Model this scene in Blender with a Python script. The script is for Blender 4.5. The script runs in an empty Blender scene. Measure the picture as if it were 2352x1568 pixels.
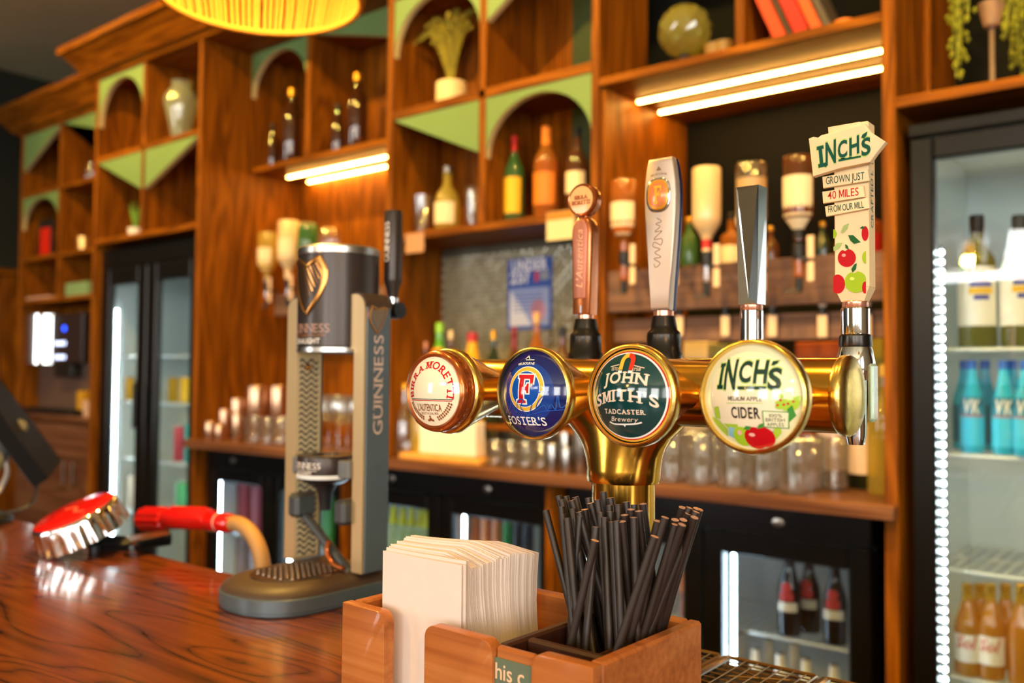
import bpy, math, random, re
from mathutils import Vector, Matrix
rnd = random.Random(7)
sc = bpy.context.scene
COL = sc.collection
PI = math.pi
# ------------------------------------------------------------------ camera
FPX, YAW, PITCH, ROLL, CAMZ = 2062.3, 0.67651, 0.03490, -0.00773, 0.30
Fw = Vector((-math.sin(YAW)*math.cos(PITCH), math.cos(YAW)*math.cos(PITCH), math.sin(PITCH)))
_r = Vector((math.cos(YAW), math.sin(YAW), 0)); _d = Fw.cross(_r)
Rt = _r*math.cos(ROLL)+_d*math.sin(ROLL); Dn = -_r*math.sin(ROLL)+_d*math.cos(ROLL)
EYE = Vector((0, 0, CAMZ))
cd = bpy.data.cameras.new('camera'); cam = bpy.data.objects.new('camera', cd); COL.objects.link(cam)
m = Matrix.Identity(4)
for i in range(3):
    m[i][0] = Rt[i]; m[i][1] = -Dn[i]; m[i][2] = -Fw[i]; m[i][3] = EYE[i]
cam.matrix_world = m
cd.sensor_width = 36; cd.lens = 36*FPX/2352; cd.clip_start = 0.02
cd.dof.use_dof = True; cd.dof.focus_distance = 0.76; cd.dof.aperture_fstop = 4.2; cd.dof.aperture_blades = 0
sc.camera = cam
def at(x, y, X=None, Y=None, Z=None, D=None):
    """a point of the place: the line of sight through a spot of the 2352x1568 frame met with a real plane"""
    v = Fw+Rt*((x-1176)/FPX)+Dn*((y-784)/FPX)
    t = D if D is not None else X/v.x if X is not None else Y/v.y if Y is not None else (Z-CAMZ)/v.z
    return EYE+v*t
# ------------------------------------------------------------------ world, daylight, exposure
w = bpy.data.worlds.new('world'); sc.world = w; w.use_nodes = True
bg = w.node_tree.nodes['Background']; bg.inputs[0].default_value = (0.85, 0.93, 1, 1); bg.inputs[1].default_value = 2.5
def area(name, loc, rot, sx, sy, power, col):
    l = bpy.data.lights.new(name, 'AREA'); l.shape = 'RECTANGLE'; l.size = sx; l.size_y = sy; l.energy = power; l.color = col
    o = bpy.data.objects.new(name, l); COL.objects.link(o); o.location = loc; o.rotation_euler = rot
    return o
for i, x in enumerate((-4.8, -1.6, 0.5, 2.5)):          # daylight through the four front windows
    area('window_daylight', (x, -4.85, 1.38 if i == 1 else 0.75), (PI/2, 0, 0), 1.4 if i < 3 else 1.2, .42 if i == 1 else 1.7, 12 if i == 1 else 44, (1, 0.94, 0.87))
for i, y in enumerate((-3.6, -1.5)):                    # daylight through the two side windows
    area('window_daylight', (3.35, y, 0.75), (PI/2, 0, PI/2), 1.4, 1.7, 26, (1, 0.94, 0.87))
SPOTW, SPOTB, PENDW = 82, 27, 28                                     # watts of the ceiling spots and the pendant bulbs
sc.view_settings.view_transform = 'Standard'; sc.view_settings.look = 'None'
sc.view_settings.exposure = 0.68; sc.view_settings.gamma = 1; sc.view_settings.use_curve_mapping = False
sc.cycles.use_denoising = True; sc.cycles.max_bounces = 7; sc.cycles.diffuse_bounces = 3; sc.cycles.glossy_bounces = 4; sc.cycles.transparent_max_bounces = 14
sc.cycles.sample_clamp_indirect = 4; sc.cycles.transmission_bounces = 5
# ------------------------------------------------------------------ materials
def lin(h):
    if not isinstance(h, str): return (*h, 1)
    h = h.lstrip('#'); c = [int(h[i:i+2], 16)/255 for i in (0, 2, 4)]
    return (*[((x+0.055)/1.055)**2.4 if x > 0.04045 else x/12.92 for x in c], 1)
MC = {}
def mat(name, col='#888888', rough=0.5, metal=0.0, trans=0.0, ior=1.45, coat=0.0, emit=None, es=0.0, spec=0.5, var=0.0, vs=40, bump=0.0, bs=60, alpha=1, sub=0.0):
    if name in MC: return MC[name]
    m = bpy.data.materials.new(name); m.use_nodes = True; nt = m.node_tree; p = nt.nodes['Principled BSDF']; I = p.inputs
    I['Base Color'].default_value = lin(col); I['Roughness'].default_value = rough; I['Metallic'].default_value = metal
    I['Transmission Weight'].default_value = trans; I['IOR'].default_value = ior; I['Coat Weight'].default_value = coat; I['Coat Roughness'].default_value = 0.05
    I['Specular IOR Level'].default_value = spec
    if emit: I['Emission Color'].default_value = lin(emit); I['Emission Strength'].default_value = es
    if var or bump:
        g = nt.nodes.new('ShaderNodeNewGeometry'); n = nt.nodes.new('ShaderNodeTexNoise'); n.inputs['Scale'].default_value = vs; n.inputs['Detail'].default_value = 4
        nt.links.new(g.outputs['Position'], n.inputs['Vector'])
        if var:
            h = nt.nodes.new('ShaderNodeHueSaturation'); h.inputs['Color'].default_value = lin(col)
            r = nt.nodes.new('ShaderNodeMapRange'); r.inputs['To Min'].default_value = 1-var; r.inputs['To Max'].default_value = 1+var
            r.inputs['From Min'].default_value = 0.3; r.inputs['From Max'].default_value = 0.7
            nt.links.new(n.outputs['Fac'], r.inputs['Value']); nt.links.new(r.outputs[0], h.inputs['Value']); nt.links.new(h.outputs[0], I['Base Color'])
        if bump:
            n2 = nt.nodes.new('ShaderNodeTexNoise'); n2.inputs['Scale'].default_value = bs; n2.inputs['Detail'].default_value = 3
            nt.links.new(g.outputs['Position'], n2.inputs['Vector'])
            b = nt.nodes.new('ShaderNodeBump'); b.inputs['Strength'].default_value = bump; b.inputs['Distance'].default_value = 0.002
            nt.links.new(n2.outputs['Fac'], b.inputs['Height']); nt.links.new(b.outputs[0], I['Normal'])
    MC[name] = m; return m
def wood(name, dark, mid, light, axis='z', scale=1.0, rough=0.45, coat=0.0, rings=6.0, bump=0.15, spec=0.12, amp=0.12, stretch=0.09, lines=False):
    if name in MC: return MC[name]
    m = bpy.data.materials.new(name); m.use_nodes = True; nt = m.node_tree; p = nt.nodes['Principled BSDF']; N = nt.nodes.new; L = nt.links.new
    g = N('ShaderNodeNewGeometry'); mp = N('ShaderNodeMapping')
    s = {'x': (stretch, 1, 1), 'y': (1, stretch, 1), 'z': (1, 1, stretch)}[axis]
    mp.inputs['Scale'].default_value = [v*scale for v in s]; L(g.outputs['Position'], mp.inputs['Vector'])
    n1 = N('ShaderNodeTexNoise'); n1.inputs['Scale'].default_value = 3.2; n1.inputs['Detail'].default_value = 2; n1.inputs['Distortion'].default_value = 0.6
    L(mp.outputs[0], n1.inputs['Vector'])
    ms = N('ShaderNodeMath'); ms.operation = 'MULTIPLY'; ms.inputs[1].default_value = rings*6.283; L(n1.outputs['Fac'], ms.inputs[0])
    si = N('ShaderNodeMath'); si.operation = 'SINE'; L(ms.outputs[0], si.inputs[0])
    if lines:                                             # thin dark growth lines instead of even waves
        ab = N('ShaderNodeMath'); ab.operation = 'ABSOLUTE'; L(si.outputs[0], ab.inputs[0]); si = N('ShaderNodeMath'); si.operation = 'POWER'; si.inputs[1].default_value = 0.45; L(ab.outputs[0], si.inputs[0])
    mp2 = N('ShaderNodeMapping'); s2 = {'x': (0.02, 1, 1), 'y': (1, 0.02, 1), 'z': (1, 1, 0.02)}[axis]
    mp2.inputs['Scale'].default_value = [v*scale for v in s2]; L(g.outputs['Position'], mp2.inputs['Vector'])
    n2 = N('ShaderNodeTexNoise'); n2.inputs['Scale'].default_value = 60; n2.inputs['Detail'].default_value = 4; L(mp2.outputs[0], n2.inputs['Vector'])
    a = N('ShaderNodeMath'); a.operation = 'MULTIPLY_ADD'; a.inputs[1].default_value = amp; a.inputs[2].default_value = 0.12-(amp*.8 if lines else 0); L(si.outputs[0], a.inputs[0])
    b = N('ShaderNodeMath'); b.operation = 'MULTIPLY_ADD'; b.inputs[1].default_value = 0.8; L(n2.outputs['Fac'], b.inputs[0]); L(a.outputs[0], b.inputs[2])
    r = N('ShaderNodeValToRGB'); e = r.color_ramp.elements
    e[0].position = 0.18; e[0].color = lin(dark); e[1].position = 0.85; e[1].color = lin(light); k = e.new(0.5); k.color = lin(mid)
    L(b.outputs[0], r.inputs[0]); L(r.outputs[0], p.inputs['Base Color'])
    p.inputs['Roughness'].default_value = rough; p.inputs['Coat Weight'].default_value = coat; p.inputs['Coat Roughness'].default_value = 0.12; p.inputs['Specular IOR Level'].default_value = spec
    bu = N('ShaderNodeBump'); bu.inputs['Strength'].default_value = bump; bu.inputs['Distance'].default_value = 0.001
    L(b.outputs[0], bu.inputs['Height']); L(bu.outputs[0], p.inputs['Normal'])
    MC[name] = m; return m
def pane(name, tint=(0.95, 0.98, 0.98), refl=0.06, body=0.0):
    """thin clear glass: passes light straight through, mirrors more at a grazing angle; body = share of cloudy colour"""
    if name in MC: return MC[name]
    m = bpy.data.materials.new(name); m.use_nodes = True; nt = m.node_tree; nt.nodes.clear(); N = nt.nodes.new; L = nt.links.new
    o = N('ShaderNodeOutputMaterial'); mx = N('ShaderNodeMixShader'); t = N('ShaderNodeBsdfTransparent'); g = N('ShaderNodeBsdfGlossy'); f = N('ShaderNodeLayerWeight')
    t.inputs[0].default_value = (*tint, 1); g.inputs['Roughness'].default_value = 0.015; f.inputs[0].default_value = 0.5
    pw = N('ShaderNodeMath'); pw.operation = 'POWER'; pw.inputs[1].default_value = 4; L(f.outputs['Facing'], pw.inputs[0])
    ad = N('ShaderNodeMath'); ad.operation = 'MULTIPLY_ADD'; ad.inputs[1].default_value = 0.75; ad.inputs[2].default_value = refl; L(pw.outputs[0], ad.inputs[0])
    src = t.outputs[0]
    if body:
        d = N('ShaderNodeBsdfTranslucent'); d2 = N('ShaderNodeBsdfDiffuse'); d.inputs[0].default_value = d2.inputs[0].default_value = (*[min(1, c*1.1+.01) for c in tint], 1)
        m1 = N('ShaderNodeMixShader'); m1.inputs[0].default_value = 0.5; L(d.outputs[0], m1.inputs[1]); L(d2.outputs[0], m1.inputs[2])
        m2 = N('ShaderNodeMixShader'); m2.inputs[0].default_value = body; L(t.outputs[0], m2.inputs[1]); L(m1.outputs[0], m2.inputs[2]); src = m2.outputs[0]
    L(ad.outputs[0], mx.inputs[0]); L(src, mx.inputs[1]); L(g.outputs[0], mx.inputs[2]); L(mx.outputs[0], o.inputs[0])
    MC[name] = m; return m
def glow(name, col, s):
    if name in MC: return MC[name]
    m = bpy.data.materials.new(name); m.use_nodes = True; nt = m.node_tree; nt.nodes.clear()
    o = nt.nodes.new('ShaderNodeOutputMaterial'); e = nt.nodes.new('ShaderNodeEmission'); e.inputs[0].default_value = lin(col); e.inputs[1].default_value = s
    nt.links.new(e.outputs[0], o.inputs[0]); MC[name] = m; return m
# ------------------------------------------------------------------ mesh helpers
class B:
    def __init__(s): s.v = []; s.f = []; s.m = []; s.k = 0; s.seen = {}
    def add(s, vs, fs, k=None):
        o = len(s.v); s.v += [tuple(p) for p in vs]; s.f += [tuple(i+o for i in f) for f in fs]; s.m += [s.k if k is None else k]*len(fs); return s
    def box(s, x0, x1, y0, y1, z0, z1, c=0.0, k=None):
        if x0 > x1: x0, x1 = x1, x0
        if y0 > y1: y0, y1 = y1, y0
        if z0 > z1: z0, z1 = z1, z0
        c = min(c, (x1-x0)*.49, (y1-y0)*.49, (z1-z0)*.49)
        if c <= 0:
            return s.add([(x, y, z) for z in (z0, z1) for y in (y0, y1) for x in (x0, x1)],
                         [(0, 2, 3, 1), (4, 5, 7, 6), (0, 1, 5, 4), (2, 6, 7, 3), (0, 4, 6, 2), (1, 3, 7, 5)], k)
        vs = []; ix = {}
        X = (x0, x1); Y = (y0, y1); Z = (z0, z1)
        for i in (0, 1):
            for j in (0, 1):
                for l in (0, 1):
                    dx, dy, dz = (c if i == 0 else -c), (c if j == 0 else -c), (c if l == 0 else -c)
                    for a, p in enumerate(((X[i], Y[j]+dy, Z[l]+dz), (X[i]+dx, Y[j], Z[l]+dz), (X[i]+dx, Y[j]+dy, Z[l]))):
                        ix[i, j, l, a] = len(vs); vs.append(p)
        I = lambda *a: ix[a]; fs = []
        for i in (0, 1):
            f = [I(i, 0, 0, 0), I(i, 1, 0, 0), I(i, 1, 1, 0), I(i, 0, 1, 0)]; fs.append(f if i else f[::-1])
            f = [I(0, i, 0, 1), I(1, i, 0, 1), I(1, i, 1, 1), I(0, i, 1, 1)]; fs.append(f[::-1] if i else f)
            f = [I(0, 0, i, 2), I(1, 0, i, 2), I(1, 1, i, 2), I(0, 1, i, 2)]; fs.append(f if i else f[::-1])
        for i in (0, 1):
            for j in (0, 1):
                f = [I(i, j, 0, 0), I(i, j, 1, 0), I(i, j, 1, 1), I(i, j, 0, 1)]; fs.append(f if i == j else f[::-1])
                f = [I(i, 0, j, 0), I(i, 0, j, 2), I(i, 1, j, 2), I(i, 1, j, 0)]; fs.append(f if i == j else f[::-1])
                f = [I(0, i, j, 1), I(0, i, j, 2), I(1, i, j, 2), I(1, i, j, 1)]; fs.append(f[::-1] if i == j else f)
                for l in (0, 1):
                    f = [I(i, j, l, 0), I(i, j, l, 1), I(i, j, l, 2)]; fs.append(f if (i+j+l) % 2 else f[::-1])
        return s.add(vs, fs, k)
    def prism(s, pts, a, b, ax='y', k=None):
        """extrude a 2-D outline; ax = the axis it is extruded along, from a to b"""
        n = len(pts)
        P = {'y': lambda p, t: (p[0], t, p[1]), 'x': lambda p, t: (t, p[0], p[1]), 'z': lambda p, t: (p[0], p[1], t)}[ax]
        area = sum(pts[i][0]*pts[(i+1) % n][1]-pts[(i+1) % n][0]*pts[i][1] for i in range(n))
        if (area > 0) == (ax == 'y'): pts = pts[::-1]
        if a > b: a, b = b, a
        vs = [P(p, a) for p in pts]+[P(p, b) for p in pts]
        fs = [tuple(range(n))[::-1], tuple(range(n, 2*n))]+[(i, (i+1) % n, (i+1) % n+n, i+n) for i in range(n)]
        return s.add(vs, fs, k)
    def lathe(s, prof, n=24, c=(0, 0, 0), ax='z', k=None, arc=None, sx=1, sy=1):
        """turn (radius, height) pairs about an axis through c"""
        def P(r, h, t):
            x, y = r*math.cos(t)*sx, r*math.sin(t)*sy
            q = {'z': (x, y, h), 'y': (x, h, -y), 'x': (h, x, y)}[ax]
            return (q[0]+c[0], q[1]+c[1], q[2]+c[2])
        a0, a1 = arc or (0, 2*PI); full = arc is None; vs = []; rings = []
        for r, h in prof:
            if r <= 1e-7 and full: rings.append([len(vs)]); vs.append(P(0, h, 0)); continue
            q = []
            for i in range(n if full else n+1):
                q.append(len(vs)); vs.append(P(r, h, a0+(a1-a0)*i/n))
            rings.append(q)
        fs = []
        for A, Bq in zip(rings, rings[1:]):
            m = n
            for i in range(m):
                j = (i+1) % len(A) if len(A) > 1 else 0; jb = (i+1) % len(Bq) if len(Bq) > 1 else 0
                a, b, c2, d2 = A[i if len(A) > 1 else 0], A[j], Bq[jb], Bq[i if len(Bq) > 1 else 0]
                f = [a, b, c2, d2]; f = [x for q, x in enumerate(f) if x not in f[:q]]
                if len(f) > 2: fs.append(tuple(f))
        return s.add(vs, fs, k)
    def cyl(s, p, q, r, n=12, r2=None, k=None):
        return s.tube([p, q], [r, r if r2 is None else r2], n, k)
    def tube(s, path, r, n=8, k=None, cap=True):
        path = [Vector(p) for p in path]; rs = r if isinstance(r, (list, tuple)) else [r]*len(path); vs = []; up = None
        for i, p in enumerate(path):
            t = (path[min(i+1, len(path)-1)]-path[max(i-1, 0)]).normalized()
            if up is None: up = Vector((0, 0, 1)) if abs(t.z) < 0.9 else Vector((1, 0, 0))
            a = t.cross(up).normalized(); up = a.cross(t).normalized(); b = up
            vs += [p+a*math.cos(2*PI*j/n)*rs[i]+b*math.sin(2*PI*j/n)*rs[i] for j in range(n)]
        fs = [(i*n+j, i*n+(j+1) % n, (i+1)*n+(j+1) % n, (i+1)*n+j) for i in range(len(path)-1) for j in range(n)]
        if cap: fs += [tuple(range(n))[::-1], tuple(range((len(path)-1)*n, len(path)*n))]
        return s.add(vs, fs, k)
    def mp(s, fn):
        s.v = [tuple(fn(*p)) for p in s.v]; return s
    def ob(s, name, mats, parent=None, loc=(0, 0, 0), rot=(0, 0, 0), ang=35):
        me = bpy.data.meshes.new(name); me.from_pydata(s.v, [], s.f); 
        mats = mats if isinstance(mats, (list, tuple)) else [mats]
        for q in mats: me.materials.append(q)
        if len(mats) > 1: me.polygons.foreach_set('material_index', s.m)
        me.update()
        if ang: me.polygons.foreach_set('use_smooth', [True]*len(me.polygons)); me.set_sharp_from_angle(angle=math.radians(ang))
        o = bpy.data.objects.new(name, me); COL.objects.link(o); o.location = loc; o.rotation_euler = rot; o.parent = parent
        return o
def tag(o, label, cat, group=None):
    o['label'] = label; o['category'] = cat
    if group: o['group'] = group
    return o
def thing(name, label, cat, loc=(0, 0, 0), rz=0, group=None):
    o = bpy.data.objects.new(name, None); COL.objects.link(o); o.empty_display_size = 0.05
    o.location = loc; o.rotation_euler = (0, 0, rz); return tag(o, label, cat, group)
def struct(o): o['kind'] = 'structure'; return o
KIDS = {}
def dup(root, loc, rz=None, label=None):
    def cp(o, par):
        c = o.copy(); COL.objects.link(c); c.parent = par
        for ch in [x for x in COL.objects if x.parent == o]: cp(ch, c)
        return c
    r = cp(root, root.parent); r.location = loc
    if rz is not None: r.rotation_euler = (0, 0, rz)
    if label: r['label'] = label
    return r
# ------------------------------------------------------------------ lettering
GL = {}
SER = {'I': '.5b.5t', 'N': '.1b.1t.88t', 'U': '.14t.86t', 'F': '.16b', 'T': '.5b', 'E': '', 'R': '.14b.9b', 'M': '.1b.9b.1t.9t', 'B': '', 'H': '.12b.88b.12t.88t', 'J': '.74t', 'A': '.1b.9b', 'D': '', 'K': '.12b.12t.88b'}
def glyph(ch, bold):
    key = (ch, bold)
    if key not in GL and ch == 'M':                       # the built-in M folds over itself when thickened
        t = .13+2*bold; v = [(0, 0), (0, 1), (t*1.25, 1), (.43, .36), (.86-t*1.25, 1), (.86, 1), (.86, 0), (.86-t, 0), (.86-t, .66), (.43+t*.38, .10), (.43-t*.38, .10), (t, .66), (t, 0)]
        from mathutils.geometry import tessellate_polygon
        GL[key] = (v, [tuple(f) for f in tessellate_polygon([[Vector((*p, 0)) for p in v]])], .86)
    if key not in GL:
        cu = bpy.data.curves.new('g', 'FONT'); cu.body = ch; cu.offset = bold; cu.resolution_u = 4; cu.size = 1/0.695
        o = bpy.data.objects.new('g', cu); me = bpy.data.meshes.new_from_object(o)
        vs = [(v.co.x, v.co.y) for v in me.vertices]; fs = [tuple(p.vertices) for p in me.polygons]
        x0 = min([p[0] for p in vs], default=0); x1 = max([p[0] for p in vs], default=0.3)
        GL[key] = ([(x-x0, y) for x, y in vs], fs, x1-x0)
        bpy.data.meshes.remove(me); bpy.data.objects.remove(o); bpy.data.curves.remove(cu)
    return GL[key]
def text(t, h, xs=1.0, gap=0.12, bold=0.0, slab=0.0, cx=0, cy=0, shear=0.0, width=None):
    """flat lettering centred on (cx, cy), capital height h -> list of (2-D verts, faces)"""
    out = []; x = 0
    for ch in t:
        if ch == ' ': x += 0.35*xs; continue
        vs, fs, wd = glyph(ch, bold)
        out.append(([(x+p[0]*xs, p[1]) for p in vs], fs))
        if slab:
            sp = SER.get(ch, '')
            for fx, bt in re.findall(r'(\.\d+)([bt])', sp):
                q = x+float(fx)*wd*xs; yy = (0, slab) if bt == 'b' else (1-slab, 1); e = (0.1+slab)*xs*1.1
                out.append(([(q-e, yy[0]), (q+e, yy[0]), (q+e, yy[1]), (q-e, yy[1])], [(0, 1, 2, 3)]))
        x += wd*xs+gap*xs
    W = x-gap*xs; k = h if width is None else width/W
    return [([((p[0]-W/2)*k+shear*(p[1]-.5)*h+cx, (p[1]-.5)*h+cy) for p in vs], fs) for vs, fs in out]
def onto(b, polys, fn, seg=None, k=None):
    """lay 2-D polygons on a surface; fn(u, v) gives the 3-D point; faces wider than seg are cut up first"""
    for vs, fs in polys:
        vs = [tuple(p) for p in vs]; fs = [tuple(f) for f in fs]
        if seg:
            tri = []
            for f in fs: tri += [(f[0], f[i], f[i+1]) for i in range(1, len(f)-1)]
            for _ in range(6):
                new = []; cut = False; mid = {}
                def md(a, c):
                    q = (min(a, c), max(a, c))
                    if q not in mid: mid[q] = len(vs); vs.append(((vs[a][0]+vs[c][0])/2, (vs[a][1]+vs[c][1])/2))
                    return mid[q]
                dd = lambda a, c: math.hypot(vs[a][0]-vs[c][0], vs[a][1]-vs[c][1])
                for a, c, e in tri:
                    L = [(dd(a, c), a, c, e), (dd(c, e), c, e, a), (dd(e, a), e, a, c)]; l = max(L)
                    if l[0] > seg: q = md(l[1], l[2]); new += [(l[1], q, l[3]), (q, l[2], l[3])]; cut = True
                    else: new.append((a, c, e))
                tri = new
                if not cut: break
            fs = tri
        b.add([fn(*p) for p in vs], fs, k)
    return b
def disc(cx, cy, r, n=28, r0=0, sx=1, sy=1, a0=0, a1=2*PI):
    if r0 <= 0: return [([(cx+r*sx*math.cos(a0+(a1-a0)*i/n), cy+r*sy*math.sin(a0+(a1-a0)*i/n)) for i in range(n if a1-a0 > 6.28 else n+1)], [tuple(range(n if a1-a0 > 6.28 else n+1))])]
    vs = []
    for i in range(n+1):
        t = a0+(a1-a0)*i/n; vs += [(cx+r*sx*math.cos(t), cy+r*sy*math.sin(t)), (cx+r0*sx*math.cos(t), cy+r0*sy*math.sin(t))]
    return [(vs, [(2*i, 2*i+1, 2*i+3, 2*i+2) for i in range(n)])]
def stroke(pts, wd, closed=False):
    """a line of even width through 2-D points"""
    vs = []; n = len(pts)
    for i, p in enumerate(pts):
        a = pts[max(i-1, 0)]; c = pts[min(i+1, n-1)]; dx, dy = c[0]-a[0], c[1]-a[1]; l = math.hypot(dx, dy) or 1
        ww = wd(i/(n-1)) if callable(wd) else wd
        vs += [(p[0]-dy/l*ww/2, p[1]+dx/l*ww/2), (p[0]+dy/l*ww/2, p[1]-dx/l*ww/2)]
    return [(vs, [(2*i, 2*i+1, 2*i+3, 2*i+2) for i in range(n-1)])]
def curve(pts, n=6):
    """smooth line through 2-D points"""
    out = []
    for i in range(len(pts)-1):
        p0, p1, p2, p3 = pts[max(i-1, 0)], pts[i], pts[i+1], pts[min(i+2, len(pts)-1)]
        for j in range(n):
            t = j/n; out.append(tuple(0.5*((2*p1[q])+(-p0[q]+p2[q])*t+(2*p0[q]-5*p1[q]+4*p2[q]-p3[q])*t*t+(-p0[q]+3*p1[q]-3*p2[q]+p3[q])*t**3) for q in range(len(p1))))
    return out+[tuple(pts[-1])]
def dome(r, n=56, k=12):
    """round patch centred on a badge, cut in rings so that it follows the bulge"""
    vs = [(0, 0)]+[(r*j/k*math.cos(2*PI*i/n), r*j/k*math.sin(2*PI*i/n)) for j in range(1, k+1) for i in range(n)]
    fs = [(0, 1+i, 1+(i+1) % n) for i in range(n)]+[(1+(j-1)*n+i, 1+j*n+i, 1+j*n+(i+1) % n, 1+(j-1)*n+(i+1) % n) for j in range(1, k) for i in range(n)]
    return [(vs, fs)]
def rect(x0, x1, y0, y1): return [([(x0, y0), (x1, y0), (x1, y1), (x0, y1)], [(0, 1, 2, 3)])]
def poly(*p): return [(list(p), [tuple(range(len(p)))])]
# ================================================================== THE SETTING
WV = wood('walnut_upright', '#3a1c03', '#7a4309', '#ab6512', 'z', 4.0, 0.45)
WX = wood('walnut_shelf', '#3a1c03', '#7a4309', '#ab6512', 'x', 4.0, 0.45)
WTOP = wood('walnut_worktop', '#3a2118', '#6a4430', '#8a6046', 'x', 2.0, 0.4)
GREEN = mat('sage_green_paint', '#6f8e55', 0.55, var=0.06, vs=3)
EDGE = mat('pale_board_edge', '#d9c48e', 0.6)
BLACK = mat('black_enamel', '#0c0c0e', 0.28)
DARKP = mat('charcoal_plastic', '#1a1b1d', 0.45)
CHROME = mat('chrome', '#e9e9ea', 0.06, 1.0)
STEEL = mat('brushed_steel', '#c6c3be', 0.28, 1.0)
WHITE = mat('white_enamel', '#e6eaea', 0.4)
LEDW = glow('warm_led', '#ffbf58', 42)
LEDC = glow('cool_led', '#eafcff', 60)
GLASS = pane('door_glass', (0.93, 0.97, 0.97), 0.10)
DWALL = mat('dark_olive_wall', '#23251c', 0.6, var=0.1, vs=4)
CEIL = mat('grey_green_ceiling', '#c6ba94', 0.7, var=0.12, vs=1.3)
FLOORM = mat('dark_floor_tile', '#2b2622', 0.4, var=0.2, vs=6)
PLAS = mat('cream_plaster', '#b9a98f', 0.8, var=0.05, vs=2)
XL, XR, YF, YB, ZF, ZC = -5.75, 3.4, -4.9, 2.56, -1.05, 2.1
struct(B().box(XL, XR, YF, YB, ZF-.05, ZF).ob('floor', FLOORM))
struct(B().box(XL, XR, YF, YB, ZC, ZC+.05).ob('ceiling', CEIL))
struct(B().box(XL, XR, YB, YB+.1, ZF, ZC).ob('wall_back', DWALL))
wl = struct(B().box(XL-.1, XL, YF, YB, ZF, ZC).ob('wall_left', DWALL))
for i in range(6):
    B().box(XL, XL+.02, 1.02+i*.25, 1.265+i*.25, ZF+.1, 0.86, .004).ob('wainscot_board', WV, wl)
B().box(XL, XL+.035, 1.0, 2.54, 0.862, 0.90, .006).ob('wainscot_rail', WX, wl)
B().box(XL, XL+.03, 1.55, 1.75, 0.902, 1.42, .006).ob('wall_batten', WX, wl)
b = B(); xs = [XL, -5.5, -4.1, -2.3, -.9, -.2, 1.2, 1.9, 3.1, XR]
b.box(XL, XR, YF-.15, YF, ZF, -.1); b.box(XL, XR, YF-.15, YF, 1.6, ZC)
for i in range(0, 10, 2): b.box(xs[i], xs[i+1], YF-.15, YF, -.1, 1.6)
b.box(xs[3], xs[4], YF-.15, YF, -.1, 1.15); struct(b.ob('wall_front', PLAS))
b = B(); ys = [YF, -4.3, -2.9, -2.2, -.8, YB]
b.box(XR, XR+.15, YF, YB, ZF, -.1); b.box(XR, XR+.15, YF, YB, 1.6, ZC)
for i in range(0, 6, 2): b.box(XR, XR+.15, ys[i], ys[i+1], -.1, 1.6)
struct(b.ob('wall_right', PLAS))
FRM = mat('window_frame_paint', '#2b2d2c', 0.5)
nw = 0
for i in range(1, 9, 2):
    nw += 1; x0, x1 = xs[i], xs[i+1]; o = bpy.data.objects.new('window_%d' % nw, None); COL.objects.link(o); struct(o); o.location = ((x0+x1)/2, YF-.08, -.1); h = (x1-x0)/2
    if i == 3: o.location.z = 1.15; o.scale.z = .45/1.7             # the second window is a high strip
    fr = B().box(-h, h, -.03, .03, 0, .05).box(-h, h, -.03, .03, 1.65, 1.7).box(-h, -h+.05, -.03, .03, .05, 1.65).box(h-.05, h, -.03, .03, .05, 1.65).box(-.02, .02, -.02, .02, .05, 1.65).box(-h+.05, h-.05, -.02, .02, 1.1, 1.14)
    fr.ob('window_frame', FRM, o); B().box(-h+.05, h-.05, -.003, .003, .05, 1.65).ob('pane', GLASS, o)
for i in (1, 3):
    nw += 1; y0, y1 = ys[i], ys[i+1]; o = bpy.data.objects.new('window_%d' % nw, None); COL.objects.link(o); struct(o); o.location = (XR+.08, (y0+y1)/2, -.1); h = (y1-y0)/2
    fr = B().box(-.03, .03, -h, h, 0, .05).box(-.03, .03, -h, h, 1.65, 1.7).box(-.03, .03, -h, -h+.05, .05, 1.65).box(-.03, .03, h-.05, h, .05, 1.65).box(-.02, .02, -.02, .02, .05, 1.65)
    fr.ob('window_frame', FRM, o); B().box(-.003, .003, -h+.05, h-.05, .05, 1.65).ob('pane', GLASS, o)
# ------------------------------------------------------------------ back bar: planes and bays
Y0, YK, Y1, Y2 = 2.0, 2.24, 2.23, 2.48           # shelf fronts, their backs, fronts and back of the recessed bays
ZT = 1.634                                        # soffit of the cornice
XA0, XA1, XB0, XB1, XD0, XD1, XE0, XE1 = -3.237, -3.213, -2.137, -2.108, -1.339, -1.315, -.584, -.556
ZW = 0.027                                        # worktop level
def arch(b, x0, x1, z0, z1, y0, y1, spring, top=None):
    """board with an arched opening, closed above the arch"""
    n = 24; r = (x1-x0)/2; cx = (x0+x1)/2; vs = []; hh = (top if top else spring+r*.97)-spring
    for i in range(n+1):
        t = PI-PI*i/n; x = cx+r*math.cos(t); z = spring+hh*math.sin(t)
        vs += [(x, y0, z), (x, y0, z1), (x, y1, z), (x, y1, z1)]
    fr = []; ed = []
    for i in range(n):
        a = 4*i; c = a+4; fr += [(a, c, c+1, a+1), (a+2, a+3, c+3, c+2), (a+1, c+1, c+3, a+3)]; ed.append((a, a+2, c+2, c))
    o = len(b.v); b.add(vs, fr, 0); b.f += [tuple(i+o for i in f) for f in ed]; b.m += [1]*len(ed); return b
def tri(b, pts, y0, y1):
    """three-cornered board; faces green, edges pale"""
    o = len(b.f); b.prism(pts, y0, y1, 'y', 0)
    for i in range(o+2, len(b.f)): b.m[i] = 1
    return b
def bay(label, name='shelf_unit'): return thing(name, label, 'shelving', (0, 0, 0))
def bx(name, m, par, *a, c=.002): return B().box(*a, c=c).ob(name, m, par)
PY = lambda x, y, Y: at(x, y, Y=Y)
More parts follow.
